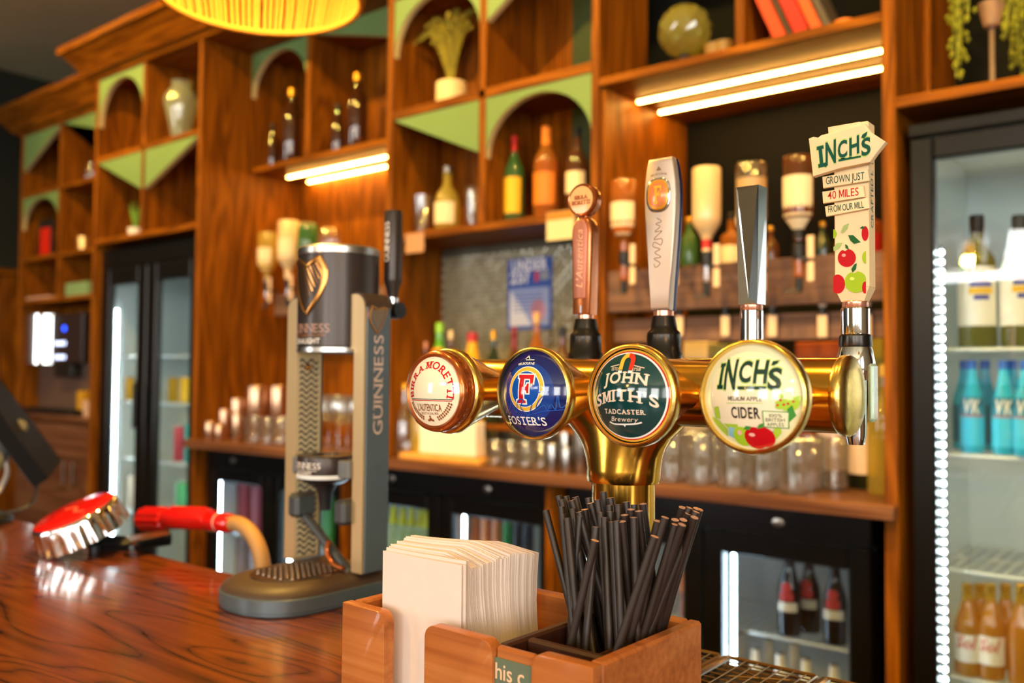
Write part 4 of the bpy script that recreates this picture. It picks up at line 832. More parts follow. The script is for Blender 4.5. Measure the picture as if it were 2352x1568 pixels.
for i in range(NN):
    s = i/(NN-1); yl, yr_ = .5445+.048*s, .5465+.100*s; h = .1445+.006*math.sin(s*PI)+rnd.uniform(-.0015, .0015)+.004*s; b = B(); nx, nz = 10, 6; vs = []
    ph = .9*s; e = rnd.uniform(-.0012, .0012); xl = XN0+.004*math.sin(s*3)-.0015*s*0+rnd.uniform(-.001, .001)
    for k in range(2):
        for jz in range(nz+1):
            for jx in range(nx+1):
                fx, fz = jx/nx, jz/nz
                xx = xl+(XN1+e+.0035*math.sin(fz*5+ph*2)*(s > .05)-xl)*fx; bend = .0035*math.sin(fz*3.1+ph)*fx**3*min(1, s*4)
                vs.append((xx-K0, yl+(yr_-yl)*fx**1.7+bend+k*.0006-KY, .0105+(h-.0105-(.010*max(0, fx-.72)/.28 if s > .1 else 0))*fz))
    n1 = (nx+1)*(nz+1); fs = []
    for jz in range(nz):
        for jx in range(nx):
            a = jz*(nx+1)+jx; fs += [(a, a+1, a+nx+2, a+nx+1), (n1+a, n1+a+nx+1, n1+a+nx+2, n1+a+1)]
    top = nz*(nx+1); fs += [(top+j, top+j+1, n1+top+j+1, n1+top+j) for j in range(nx)]+[(j*(nx+1)+nx, n1+j*(nx+1)+nx, n1+(j+1)*(nx+1)+nx, (j+1)*(nx+1)+nx) for j in range(nz)]+[(j*(nx+1), (j+1)*(nx+1), n1+(j+1)*(nx+1), n1+j*(nx+1)) for j in range(nz)]
    b.add(vs, fs); nk = b.ob('paper_napkin', PAPER, None, (K0, KY, .0008), (0, 0, math.radians(-1.2)), ang=60)
    tag(nk, 'white paper napkin standing in the packed stack in the cherry-wood caddy', 'napkin', 'napkins in the caddy')
STB, STE = mat('black_straw_paper', '#2c211c', 0.45), mat('straw_paper_core', '#c99a7c', 0.7)
tops = [(1295, 197), (1375, 105), (1395, 130), (1420, 108), (1458, 133), (1480, 112), (1465, 188), (1400, 222), (1392, 175), (1505, 205), (1430, 245), (1510, 232), (1562, 118), (1577, 150), (1620, 130), (1657, 80), (1700, 118), (1697, 165), (1750, 160), (1800, 143), (1852, 160), (1905, 155), (1700, 205), (1640, 210), (1665, 240), (1712, 268), (1740, 262), (1775, 265), (1790, 225), (1848, 240), (1605, 385), (1980, 360), (1998, 262), (2045, 240), (2108, 255), (2110, 285), (2152, 285), (2160, 255), (2195, 215), (2230, 240), (2155, 178), (2200, 180), (2245, 185), (2240, 205), (2200, 292), (2260, 190), (1540, 190), (1610, 300), (1830, 190), (1880, 200)]
b = B(); Ls = 1.0
b.lathe([(1, 0), (1, 1)], 12, k=0).lathe([(1, 1), (.94, 1.0005), (.55, 1.0002), (.50, .93)], 12, k=1)
sm = None; placed = []; bc = ((a3+LN-TH)/2+K0, KY+.095); lox, hix = K0+a3+.010, K1-TH-.005; loy, hiy = KY+.047, KY+KD-TH-.006
for cx_, cy_ in tops:
    px, py = 780+cx_/2.735, 1100+cy_/2.735
    Yt = KY+.130-.072*(cy_-80)/305+rnd.uniform(-.004, .004)+(.016 if cx_ > 2090 else 0); p = at(px, py, Y=Yt)
    best = None
    for _ in range(140):                                    # the foot that keeps this straw clearest of the others
        bx_ = bc[0]+(p.x-bc[0])*.5+rnd.uniform(-.035, .035); by_ = bc[1]+(p.y-bc[1])*.8+rnd.uniform(-.03, .03)
        q = Vector((min(max(bx_, lox), hix), min(max(by_, loy), hiy), .0125)); mn = 1
        rim = q+(p-q)*((KH-.0125)/(p.z-.0125))
        if not (lox-.004 < rim.x < hix and loy < rim.y < hiy+.002): mn = -1
        for p2, q2 in (placed if mn > 0 else ()):
            for k in range(9):
                a_ = q+(p-q)*(k/8); tt = min(1, max(0, (a_.z-q2.z)/(p2.z-q2.z))); mn = min(mn, (q2+(p2-q2)*tt-a_).length)
        if best is None or mn > best[0]: best = (mn, q)
    q = best[1]
    if best[0] < 0: q = Vector((hix-.035, min(max(p.y-.01, loy), hiy-.004), .0125)); p.x = min(p.x, hix+.008); p.y = min(p.y, hiy)
    placed.append((p, q)); d = p-q
    if sm is None: o = b.ob('drinking_straw', [STB, STE]); sm = o
    else: o = sm.copy(); COL.objects.link(o)
    o.location = q; o.rotation_mode = 'QUATERNION'; o.rotation_quaternion = d.to_track_quat('Z', 'Y'); o.scale = (.0031, .0031, d.length)
    tag(o, 'black paper drinking straw in the bunch in the cherry-wood caddy', 'straw', 'straws in the caddy')
# ------------------------------------------------------------------ drip trays behind the bar edge
TRB = mat('bronzed_wire', '#8f6c3a', 0.3, 0.9)
def tray(x0, lab):
    wd, y0, y1, z = .1035, .800, .9125, -.004; t = thing('drip_tray', lab, 'drip tray', (x0+wd/2, (y0+y1)/2, -.0195)); ox, oy = wd/2, (y1-y0)/2; zz = .0155
    B().box(-ox, ox, -oy, oy, 0, .006).ob('pan', BLACK, t)
    r = .0022; loop = [(-ox+.006, -oy+.002), (ox-.006, -oy+.002), (ox-.002, -oy+.006), (ox-.002, oy-.006), (ox-.006, oy-.002), (-ox+.006, oy-.002), (-ox+.002, oy-.006), (-ox+.002, -oy+.006), (-ox+.006, -oy+.002)]
    B().tube([(a, c, zz) for a, c in loop], r, 8).ob('rim_wire', TRB, t)
    B().box(-ox+.0042, -ox+.0105, -oy+.006, oy-.006, zz-.001, zz+.0015, .001).ob('end_bar', CHROME, t)
    for i in range(1, 8): B().cyl((-ox+.004, -oy+i*(y1-y0)/8, zz-.001), (ox-.003, -oy+i*(y1-y0)/8, zz-.001), .0007, 6).ob('wire', TRB, t)
    for i in range(2, 8): B().cyl((-ox+i*wd/8, -oy+.003, zz+.0005), (-ox+i*wd/8, oy-.003, zz+.0005), .0007, 6).ob('wire', mat('dull_wire', '#9a8468', .35, .9), t)
    c = (.006, .012); b = B()
    for sx, sy in ((.026, .028), (.026, 0), (-.026, 0), (-.026, .028)): b.cyl((c[0]+sx, c[1]+sy-.014, zz), (c[0], c[1], zz), .0009, 6)
    b.ob('star_brace', TRB, t)
    for sx in (-1, 1):
        for sy in (-1, 1): B().cyl((sx*(ox-.006), sy*(oy-.008), .006), (sx*(ox-.006), sy*(oy-.008), zz), .0015, 6).ob('leg', TRB, t)
    return t
for x0, l in ((-.6440, 'wire drip tray behind the caddy, hidden under the left of the brass font'), (-.5385, 'wire drip tray under the brass font column'), (-.4330, 'wire drip tray in full view right of the caddy'), (-.3275, 'wire drip tray furthest right, cut by the lower edge')): tray(x0, l)
# ------------------------------------------------------------------ bottle-cap badge, red coupling, till
REDP = mat('red_plastic', '#d0140f', 0.18, coat=.6); BRK = DARKP
cc = at(172, 1182, D=1.46); nrm = (-Rt*.30-Dn*.92-Fw*.24).normalized()
capT = thing('bottle_cap_badge', 'giant chrome bottle cap with red face tilted on the bar', 'badge', cc); capT.rotation_mode = 'QUATERNION'; capT.rotation_quaternion = nrm.to_track_quat('Z', 'Y')
b = B(); n = 126; vs = []; RC = .068
for h, r, am in ((-.036, RC*1.06, .032), (-.028, RC*1.045, .03), (-.012, RC*1.0, .018), (0, RC*.985, .004), (.005, RC*.95, 0), (.006, RC*.92, 0)):
    vs += [(r*(1+am*math.cos(21*t))*math.cos(t), r*(1+am*math.cos(21*t))*math.sin(t), h) for t in [2*PI*i/n for i in range(n)]]
b.add(vs, [(r*n+i, r*n+(i+1) % n, (r+1)*n+(i+1) % n, (r+1)*n+i) for r in range(5) for i in range(n)]); b.ob('fluted_skirt', CHROME, capT, ang=60)
B().lathe([(RC*.925, .0055), (RC*.91, .0062), (RC*.5, .0075), (0, .008)], 48).ob('red_face', REDP, capT)
B().lathe([(0, -.004), (RC*.9, -.004), (RC*.9, -.001), (0, -.001)], 32).ob('inner_plate', DARKP, capT)
onto(B(), text('COLD BEER'[:0] or 'S', .03, width=.02, shear=.2)[:0]+stroke(curve([(-.03, -.004), (-.01, .008), (.012, .0), (.034, .008)], 6), .006), lambda u, v: (u, v, .0082)).ob('script_mark', mat('mark_salmon', '#e8604c', .3), capT)
p0, p1 = at(205, 1247, Y=.76), at(300, 1247, Y=.775)
br = thing('badge_bracket', 'black and steel bracket under the red coupling at the bar edge', 'bracket', (0, 0, 0))
b = B(); A_ = at(212, 1250, Z=.012); Bq = at(298, 1246, Z=.012); C_ = at(318, 1244, Z=.014); D_ = at(388, 1236, Z=.014)
b.tube([A_, Bq], .0125, 4); b.ob('arm', BRK, br); B().tube([(C_.x, C_.y, .014), (D_.x, D_.y, .016)], .014, 12).ob('hub', BLACK, br)
bl = [at(288, 1232, Z=.027), at(384, 1216, Z=.030), at(386, 1224, Z=.030), at(300, 1246, Z=.027)]
B().add([(p.x, p.y, .0265) for p in bl]+[(p.x, p.y, .0285) for p in bl], [(3, 2, 1, 0), (4, 5, 6, 7), (0, 1, 5, 4), (1, 2, 6, 5), (2, 3, 7, 6), (3, 0, 4, 7)]).ob('blade', mat('bronzed_steel', '#a07a5a', .3, .9), br)
B().cyl((A_.x+.01, A_.y, 0.0003), (A_.x+.01, A_.y, .012), .010, 12).cyl((D_.x-.02, D_.y, 0.0003), (D_.x-.02, D_.y, .012), .008, 12).cyl(A_, cc-nrm*.006, .008, 10).ob('stand', BRK, br)
B().tube([Bq, C_], .006, 8).ob('pin', STEEL, br)
rebase(br, (A_.x, A_.y, 0))
hs = thing('hose_coupling', 'bright red hose coupling on a tan braided hose behind the bar', 'hose', (0, 0, 0)); YH = .858
H = lambda x, y: at(x, y, Y=YH)
pts = [H(332, 1190), H(352, 1191)]
b = B(); n = 60; A_, Bq = H(331, 1191), H(386, 1192); ax = (Bq-A_); L_ = ax.length; ax.normalize(); e1 = Vector((0, 0, 1)); e1 = (e1-ax*e1.dot(ax)).normalized(); e2 = ax.cross(e1); vs = []
for h, r in ((0, .014), (.003, .0205), (L_-.004, .0205), (L_, .017)): vs += [A_+ax*h+(e1*math.cos(t)+e2*math.sin(t))*r*(1+.06*math.cos(12*t)) for t in [2*PI*i/n for i in range(n)]]
b.add(vs, [(r*n+i, r*n+(i+1) % n, (r+1)*n+(i+1) % n, (r+1)*n+i) for r in range(3) for i in range(n)]+[tuple(range(n))[::-1], tuple(range(3*n, 4*n))]); b.ob('knurled_cap', REDP, hs)
B().tube([H(384, 1190), H(392, 1190), H(476, 1192), H(484, 1193)], [.017, .0185, .0185, .0165], 20).tube([H(395, 1172), H(470, 1174)], .008, 8).ob('coupling_body', REDP, hs)
B().tube([H(480, 1199), H(484, 1199), H(530, 1201), H(535, 1202)], [.013, .0155, .0155, .013], 20).ob('hose_socket', REDP, hs); B().tube([H(505, 1199), H(508, 1199)], .0160, 20).ob('clip', mat('pale_pink', '#f0a090', .4), hs)
B().tube([Vector(p) for p in curve([tuple(H(528, 1201)), tuple(H(552, 1204)), tuple(H(575, 1222)), tuple(H(592, 1252)), tuple(H(602, 1290)), tuple(H(606, 1340)), tuple(H(607, 1420)), tuple(H(607, 1700))], 8)], .0125, 16).ob('braided_hose', mat('tan_braid', '#b88a52', .4, .2, bump=.5, bs=700), hs)
rebase(hs, tuple(H(607, 1700)))
till = thing('till_screen', 'dark slanted till screen seen from behind at the left edge', 'till', (0, 0, 0))
c0t = at(36, 985, D=2.02); dirv = (Rt*.60+Dn*.80).normalized(); wv = (Fw*.93-Rt*.37).normalized(); nv = dirv.cross(wv).normalized()
def slab(b, c, u, hu, v, hv, w_, hw): 
    vs = [c+u*(a*hu)+v*(d_*hv)+w_*(e*hw) for e in (-1, 1) for d_ in (-1, 1) for a in (-1, 1)]
    return b.add(vs, [(0, 2, 3, 1), (4, 5, 7, 6), (0, 1, 5, 4), (2, 6, 7, 3), (0, 4, 6, 2), (1, 3, 7, 5)])
slab(B(), c0t, dirv, .125, wv, .15, nv, .016).ob('housing', mat('till_black', '#08080a', .6, spec=.1), till); slab(B(), c0t-nv*.017, dirv, .115, wv, .14, nv, .0012).ob('glass', BLACK, till)
fb = at(8, 1196, Z=.0); B().lathe([(0, 0.0005), (.085, 0.0005), (.085, .010), (.07, .016), (0, .018)], 28, (fb.x-.03, fb.y-.06, 0)).ob('base', DARKP, till)
B().tube([(fb.x-.03, fb.y-.06, .015), (fb.x-.04, fb.y-.04, .06), tuple(c0t+nv*.01)], .018, 12).ob('stand', mat('grey_plastic'), till)
cb = [tuple(at(62, 1085, D=2.0)), tuple(at(80, 1105, D=1.98)), tuple(at(84, 1130, D=1.95)), tuple(at(70, 1158, D=1.9)), tuple(at(40, 1172, D=1.88)), tuple(at(5, 1180, D=1.88))]
B().tube(curve(cb, 6), .004, 8).ob('cable', mat('grey_cable', '#4a4644', .5), till)
cb = [tuple(at(0, 1035, D=1.97)), tuple(at(14, 1060, D=1.95)), tuple(at(16, 1090, D=1.93)), tuple(at(-4, 1130, D=1.9))]
B().tube(curve(cb, 6), .005, 8).ob('cable', mat('white_cable', '#cfc6bd', .5), till)
rebase(till, (fb.x-.03, fb.y-.06, 0))
# ------------------------------------------------------------------ rope pendant lamps
m_ = bpy.data.materials.new('cream_rope'); m_.use_nodes = True; nt = m_.node_tree; nt.nodes.clear(); N = nt.nodes.new
oo, mx, df, tl = N('ShaderNodeOutputMaterial'), N('ShaderNodeMixShader'), N('ShaderNodeBsdfDiffuse'), N('ShaderNodeBsdfTranslucent')
df.inputs[0].default_value = lin('#7c5a2a'); tl.inputs[0].default_value = lin('#84602c'); mx.inputs[0].default_value = .45
nt.links.new(df.outputs[0], mx.inputs[1]); nt.links.new(tl.outputs[0], mx.inputs[2]); nt.links.new(mx.outputs[0], oo.inputs[0]); ROPE = m_
def pendant(loc, lab, R=.163):
    t = thing('pendant_lamp', lab, 'pendant lamp', loc)
    def ring(r, z, rr): return [(r*math.cos(2*PI*i/64), r*math.sin(2*PI*i/64), z) for i in range(65)]
    B().tube(ring(R, 0, 0), .006, 8).ob('lower_hoop', ROPE, t); B().tube(ring(R*1.22, .20, 0), .005, 8).ob('upper_hoop', ROPE, t); B().tube(ring(.03, .30, 0), .004, 8).ob('crown_hoop', ROPE, t)
    b = B().tube(curve([(R, 0, 0), (R*1.10, 0, .07), (R*1.2, 0, .15), (R*1.22, 0, .20), (R*1.0, 0, .235), (R*.55, 0, .275), (.03, 0, .30)], 4), .0036, 6); s0 = b.ob('rope_strand', ROPE, t)
    for i in range(1, 112):
        s = s0.copy(); COL.objects.link(s); s.parent = t; s.rotation_euler = (0, 0, 2*PI*(i+rnd.uniform(-.22, .22))/112)
    top = ZC-loc[2]; B().cyl((0, 0, .16), (0, 0, .205), .019, 16).cyl((0, 0, .205), (0, 0, top), .003, 8).ob('flex', BLACK, t); B().lathe([(.05, top-.02), (.05, top-.001), (0, top-.001)], 24).ob('ceiling_rose', BLACK, t)
    B().lathe([(0, .070), (.015, .073), (.028, .088), (.031, .105), (.026, .125), (.015, .145), (.013, .16)], 20).ob('bulb', glow('bulb_glow', '#ffb050', 8), t)
    l = bpy.data.lights.new('bulb_light', 'POINT'); l.energy = PENDW; l.color = (1, .58, .12); l.shadow_soft_size = .035; lo = bpy.data.objects.new('bulb_light', l); COL.objects.link(lo); lo.parent = t; lo.location = (0, 0, .05)
    return t
dl = 1.45; c1 = at(595, -18, D=dl); zr1 = at(595, 76, D=dl+.163).z
pendant((c1.x, c1.y, zr1), 'glowing rope pendant lamp at the top left, hanging over the bar')
pendant((-1.15, -1.46, .90), 'glowing rope pendant lamp behind the viewer, mirrored in the right fridge door'); pendant((.95, -.6, .95), 'glowing rope pendant lamp to the right, outside the picture')
# ================================================================== BOTTLES, GLASSES, FRIDGES
def tint(name, c=(1, 1, 1), r=.05, body=.35): return pane('tinted_'+name, c, r, 0 if name in ('clear', 'pale_grey') else body)
AMB, GRN, CLR, BRN, DKG, BLG, YEL = tint('amber', (.80, .34, .05)), tint('green', (.16, .42, .14)), pane('tinted_clear', (.98, .98, .97), .20, .035), tint('brown', (.34, .13, .04)), tint('dark_green', (.07, .12, .05)), tint('aqua', (.10, .78, .88)), tint('yellow', (.85, .72, .15))
SHAPES = {
 'spirit': [(0, 0), (.92, 0), (1, .02), (1, .56), (.94, .63), (.62, .71), (.38, .77), (.33, .82), (.33, .93)],
 'wine': [(0, 0), (.93, 0), (1, .015), (1, .58), (.92, .66), (.6, .74), (.40, .79), (.37, .84), (.36, .96)],
 'beer': [(0, 0), (.92, 0), (1, .02), (1, .50), (.88, .60), (.55, .74), (.42, .84), (.38, .95)],
 'round': [(0, 0), (.80, 0), (.95, .03), (1, .20), (1, .45), (.85, .58), (.45, .68), (.33, .74), (.33, .92)],
 'square': [(0, 0), (.95, 0), (1, .015), (1, .60), (.93, .66), (.45, .71), (.36, .74), (.36, .90)]}
def rad(sh, f):
    pr = SHAPES[sh]
    for (r0, z0), (r1, z1) in zip(pr, pr[1:]):
        if z0 <= f <= z1 and z1 > z0: return r0+(r1-r0)*(f-z0)/(z1-z0)
    return pr[-1][0]
def bottle(label, loc, h, r, shape, glass, lab=None, lz=(.12, .46), cap=None, cz=.90, fill=None, group=None, emblem=None, inv=False, neck=None, name='bottle', face=None, seg=18):
    t = thing(name, label, 'bottle', loc, 0, group); pr = [(a*r, c*h) for a, c in SHAPES[shape]]; S = (lambda b: b.mp(lambda x, y, z: (x, y, h-z))) if inv else (lambda b: b)
    S(B().lathe(pr+[(0, pr[-1][1])], seg)).ob('glass_body', glass, t, ang=50)
    if fill: 
        top = fill[1]; q = [(a*r*.93, max(c*h, .004)) for a, c in SHAPES[shape] if c < top]+[(rad(shape, top)*r*.93, top*h), (0, top*h)]
        if inv: q = [(0, (1-top)*h), (rad(shape, 1-top)*r*.93, (1-top)*h)]+[(a*r*.93, c*h) for a, c in SHAPES[shape] if c > 1-top]+[(0, SHAPES[shape][-1][1]*h)]
        S(B().lathe(q, seg)).ob('liquid', fill[0], t, ang=50)
    if lab:
        k = 4; q = [(rad(shape, lz[0]+(lz[1]-lz[0])*i/k)*r*1.012, (lz[0]+(lz[1]-lz[0])*i/k)*h) for i in range(k+1)]
        lo = S(B().lathe(q, 16, arc=(PI*.72, PI*1.93))).ob('paper_label', lab, t, ang=60)
        if emblem:
            for ke, (nm, polys, m_) in enumerate(emblem):
                q_ = r*(1.018+.004*ke); onto(B(), polys, lambda u, v: (q_*math.sin(u/r-.55), -q_*math.cos(u/r-.55), (h-v) if inv else v), .012).ob(nm, m_, lo)
    if neck: S(B().lathe([(rad(shape, neck[1]+(neck[2]-neck[1])*i/5)*r*1.02, (neck[1]+(neck[2]-neck[1])*i/5)*h) for i in range(6)], seg)).ob('neck_foil', neck[0], t, ang=60)
    if cap: S(B().lathe([(pr[-1][0]*1.02, cz*h), (pr[-1][0]*1.1, cz*h+.001), (pr[-1][0]*1.1, h-.002), (pr[-1][0]*.95, h), (0, h)], 14)).ob('cap', cap, t)
    return t
def pb(label, px, yt, wp, Y, zs, *a, **k):
    """bottle standing on a shelf at zs, Y; its top and width read off the picture"""
    p = at(px, yt, Y=Y); d = (p-EYE).dot(Fw); return bottle(label, (p.x, Y, zs+.0006), p.z-zs, wp/2/FPX*d, *a, **k)
LW = mat('label_white', '#efe9df', .6); LC = mat('label_cream', '#ecd6ae', .6); LY = mat('label_yellow', '#e8b21c', .5); LO = mat('label_orange', '#d97a1e', .5); LB = mat('label_black', '#15130f', .5); LR = mat('label_red', '#b3201c', .5)
CR_, CK, CG, CS = mat('cap_red', '#b01a16', .35), mat('cap_black', '#121110', .35), mat('cap_gold', '#d6a23c', .3, .8), mat('cap_silver', '#c9c9c9', .25, .9)
zs1, zs2 = 1.149, .742
# dark bottles over the left light strips
for px, yt, wp, l in ((627, 285, 24, 'smallest dark brown bottle at the left under the green arch'), (671, 205, 46, 'tall dark brown swing-top bottle under the green arch'), (777, 240, 34, 'small dark brown bottle beside the divider'), (822, 170, 50, 'tallest dark brown bottle right of the divider')):
    pb(l, px, yt, wp, Y1+.07, zs1, 'beer' if wp < 40 else 'wine', tint('dark_brown', (.20, .07, .02), .10), cap=CG if wp > 40 else CK)
# whisky shelf
pb('green whisky bottle with red cap and yellow label under the arch', 1182, 313, 47, 2.09, zs2, 'spirit', GRN, LY, (.12, .52), CR_, neck=(CR_, .82, .93))
pb('amber whisky bottle with orange label and long neck under the arch', 1255, 292, 58, 2.09, zs2, 'wine', AMB, LO, (.16, .50), LO, fill=(AMB, .62), neck=(LO, .80, .96))
pb('dark spirit bottle with cream label at the right of the arch', 1326, 295, 52, 2.10, zs2, 'spirit', BRN, LC, (.26, .50), CK)
pb('squat gin bottle with oval cream label on the whisky shelf', 1028, 383, 58, 2.08, zs2, 'round', YEL, LC, (.12, .44), CS)
def tumbler(label, loc, h, r0, r1, name='tumbler', group=None, m_=None, th=.0025, foot=.006):
    b = B().lathe([(0, 0), (r0*.96, 0), (r0, .002), (r1, h-.001), (r1-th*.5, h), (r1-th, h-.001), (r0-th, foot), (0, foot)], 24)
    return tag(b.ob(name, m_ or CLR, None, loc, ang=50), label, 'glass', group)
def pt(label, px, yb, yt, wp, Y, zs, taper=.85, **k):
    p = at(px, yt, Y=Y); d = (p-EYE).dot(Fw); r = wp/2/FPX*d; return tumbler(label, (p.x, Y, zs+.0006), p.z-zs, r*taper, r, **k)
pt('flared glass at the left end of the whisky shelf', 970, 525, 450, 48, 2.07, zs2, .6); pt('straight glass against the divider on the whisky shelf', 1086, 512, 430, 36, 2.08, zs2, .8)
# paper notices on the shelf edge
tag(B().box(at(930, 550, Y=1.99).x, at(972, 550, Y=1.99).x, 1.9925, 1.9948, at(950, 580, Y=1.99).z, .735, .0003).ob('shelf_notice', mat('notice_tan', '#b98a66', .6)), 'tan card notice hung on the whisky shelf edge at left', 'notice')
n_ = B().box(at(1254, 520, Y=1.99).x, at(1318, 520, Y=1.99).x, 1.9925, 1.9948, at(1285, 550, Y=1.99).z, .745, .0003).ob('shelf_notice', mat('notice_cream', '#d8c79a', .6)); tag(n_, 'cream and amber card notice hung on the whisky shelf edge at right', 'notice')
B().box(at(1255, 520, Y=1.99).x, at(1317, 520, Y=1.99).x, 1.9920, 1.9925, .722, .744).ob('printed_band', mat('notice_amber', '#b87a24', .6), n_)
# fern, potted
fx = at(1037, 230, Y=2.10); zz = 1.1425
fern = thing('potted_fern', 'green fern in a cream pot on the upper shelf', 'plant', (fx.x, 2.10, zz+.0006)); pr_ = 36/FPX*(fx-EYE).dot(Fw)
B().lathe([(0, 0), (pr_*.95, 0), (pr_, .003), (pr_, .082), (pr_*.96, .084), (pr_*.9, .080), (pr_*.9, .06), (0, .06)], 28).ob('pot', mat('cream_ceramic', '#e8cf9e', .5), fern); B().lathe([(0, .066), (pr_*.88, .066)], 20).ob('soil', mat('soil', '#2a1c12', .9), fern)
FG = mat('fern_green', '#8d8226', .6, var=.3, vs=30)
for i in range(40):
    a = rnd.uniform(0, 2*PI); L_ = rnd.uniform(.22, .32); sp = rnd.uniform(.05, .13); dx, dy = math.cos(a), math.sin(a)*.45; sp = min(sp, .085) if dx > .3 else sp
    if i < 3: dx, dy, sp, L_ = -1, -.15, .10+.025*i, .27
    ln = curve([(0, 0, .06), (dx*sp*.25, dy*sp*.25, .06+L_*.4), (dx*sp*.6, dy*sp*.6, .06+L_*.75), (dx*sp, dy*sp, .06+L_*(.95-sp*2.0))], 5); b = B()
    for j, p in enumerate(ln[2:]):
        wd = .0065*math.sin(PI*(j+1)/(len(ln)))+.002
        b.add([(p[0]-dy*2*wd, p[1]+dx*wd, p[2]+.006), (p[0], p[1], p[2]-.008), (p[0]+dy*2*wd, p[1]-dx*wd, p[2]+.006), (p[0]+dx*.002, p[1], p[2]+.010), (p[0]-wd, p[1], p[2]+.004), (p[0]+wd, p[1], p[2]+.004)], [(0, 1, 3), (1, 2, 3), (4, 1, 3), (1, 5, 3)])
    b.tube(ln, .0016, 5); b.ob('frond', FG, fern)
# glass vase, small plant, odds on the left bays
vp = at(415, 295, Y=2.10); d_ = (vp-EYE).dot(Fw); rr = 39/FPX*d_; zb_ = 1.262+.0125
hv = at(415, 190, Y=2.10).z-zb_
tag(B().lathe([(0, 0), (rr*.42, 0), (rr*.45, .004), (rr*.7, hv*.35), (rr, hv*.66), (rr*.98, hv*.74), (rr*.62, hv*.90), (rr*.50, hv*.94), (rr*.60, hv), (rr*.56, hv), (rr*.46, hv*.94), (rr*.94, hv*.70), (rr*.4, .008), (0, .008)], 32).ob('glass_vase', pane('milky_glass', (.72, .76, .62), .12, .32), None, (vp.x, 2.10, zb_), ang=60), 'clear bulbous glass vase on the top shelf over the double fridge', 'vase')
p = at(312, 520, Y=2.10); pl = thing('small_plant', 'small green plant in a white pot above the double fridge', 'plant', (p.x, 2.10, .8946))
B().lathe([(0, 0), (.028, 0), (.034, .05), (.030, .05), (.028, .042), (0, .042)], 20).ob('pot', LW, pl)
for i in range(9):
    a = i*.7; B().tube([(0, 0, .04), (.01*math.cos(a), .01*math.sin(a), .09), (.03*math.cos(a), .03*math.sin(a), .15+.01*(i % 3))], [.004, .007, .001], 5).ob('leaf', mat('leaf_bright', '#6f9a3a', .5), pl)
Yb_ = Y1+.045
p = at(98, 575, Y=Yb_); fr = thing('red_picture', 'red picture in a dark frame under the small arch at far left', 'picture', (p.x, Yb_, s2+.0125)); wq = .085
B().box(-wq, wq, .010, .022, 0, .21, .002).ob('frame', DARKP, fr); B().box(-wq*.55, wq*.8, .004, .0098, .015, .165).ob('red_print', mat('print_bright_red', '#d8260c', .4), fr)
B().lathe([(0, 0), (.03, 0), (.035, .07), (0, .07)], 16, (at(192, 560, Y=Yb_).x, Yb_, s2+.0126)).ob('tea_light', mat('gold_glass', '#e0b060', .2, .6)); tag(bpy.data.objects['tea_light'], 'small golden tea-light glass on the far left shelf', 'candle')
tag(B().box(at(158, 670, Y=Yb_).x, at(208, 670, Y=Yb_).x, Yb_-.02, Yb_+.10, s3+.0128, s3+.085, .003).ob('storage_box', mat('sage_box', '#7fa070', .6)), 'sage green storage box on the lowest far left shelf', 'box')
tag(B().box(at(72, 685, Y=Yb_).x, at(122, 685, Y=Yb_).x, Yb_-.03, Yb_+.10, s3+.0128, s3+.030, .003).ob('storage_box', mat('pink_box', '#c9a08c', .6)), 'flat pinkish box on the lowest far left shelf', 'box')
p = at(207, 400, Y=Yb_); bottle('small glass bottle at the right end of the far left middle shelf', (p.x, Yb_, s1+.0126), .11, .03, 'round', CLR)
# optics: inverted bottles on dispensers
GREYT = mat('trigger_grey', '#4a4644', .5)
BRKT = mat('pale_bracket', '#e3c3a4', .5)
def optic(label, px, yt, yb, wp, Y, glass, lab, fill=None, emb=None, lz=(.30, .72), group='spirit optics', shape='spirit', neckm=None):
    a, c = at(px, yt, Y=Y), at(px, yb, Y=Y); d = (a-EYE).dot(Fw); r = wp/2/FPX*d; h = a.z-c.z
    t = bottle(label, (a.x, Y, c.z), h, r, shape, glass, lab, lz, None, fill=fill, inv=True, group=group, emblem=emb, neck=neckm, name='optic_bottle')
    k = .84
    B().lathe([(0, -.020), (.012, -.020), (.0135, -.012), (.0135, .012), (.010, .016)], 16).ob('optic_collar', DARKP, t); B().lathe([(.010, -.062), (.0105, -.060), (.0105, -.020)], 16).ob('measure_chamber', AMB if fill else CLR, t)
    B().lathe([(0, -.094), (.007, -.094), (.0085, -.085), (.0085, -.062), (.011, -.060), (0, -.060)], 14).ob('optic_valve', DARKP, t); B().box(-.028, .004, -.012, -.004, -.094, -.089, .001).ob('trigger_bar', GREYT, t)
    B().cyl((.0, .005, -.02), (0, RAILY-Y-.001 if Y < RAILY else .02, -.02), .006, 8).ob('mounting_arm', DARKP, t)
    for z0, z1 in ((-.072, -.028), (-.020, .030)): B().box(.022, .037, -.010, -.004, z0, z1, .001).ob('price_strip', BRKT, t)
    B().box(.008, .024, -.010, -.004, -.024, -.016).ob('strip_arm', DARKP, t)
    return t
YO = RAILY-.065
optic('inverted bottle of red-brown liqueur with cream label, leftmost optic', 1434, 415, 590, 62, YO, AMB, LC, fill=(mat('red_brown_liqueur', '#6e2008', .25, coat=.5), .80), shape='spirit')
optic('inverted spirit bottle half hidden behind the silver tap handle', 1530, 425, 590, 60, YO, CLR, LW, group='spirit optics')
em = [('pink_print', rect(-.02, .03, .085, .092)+disc(.01, .10, .022, 14), mat('print_coral', '#e0705c', .5))]
optic('inverted opaque cream bottle with faded round emblem, middle optic', 1623, 386, 592, 66, YO, mat('cream_liqueur', '#d9b98a', .3, coat=.6), None, neckm=(LR, .80, .90))
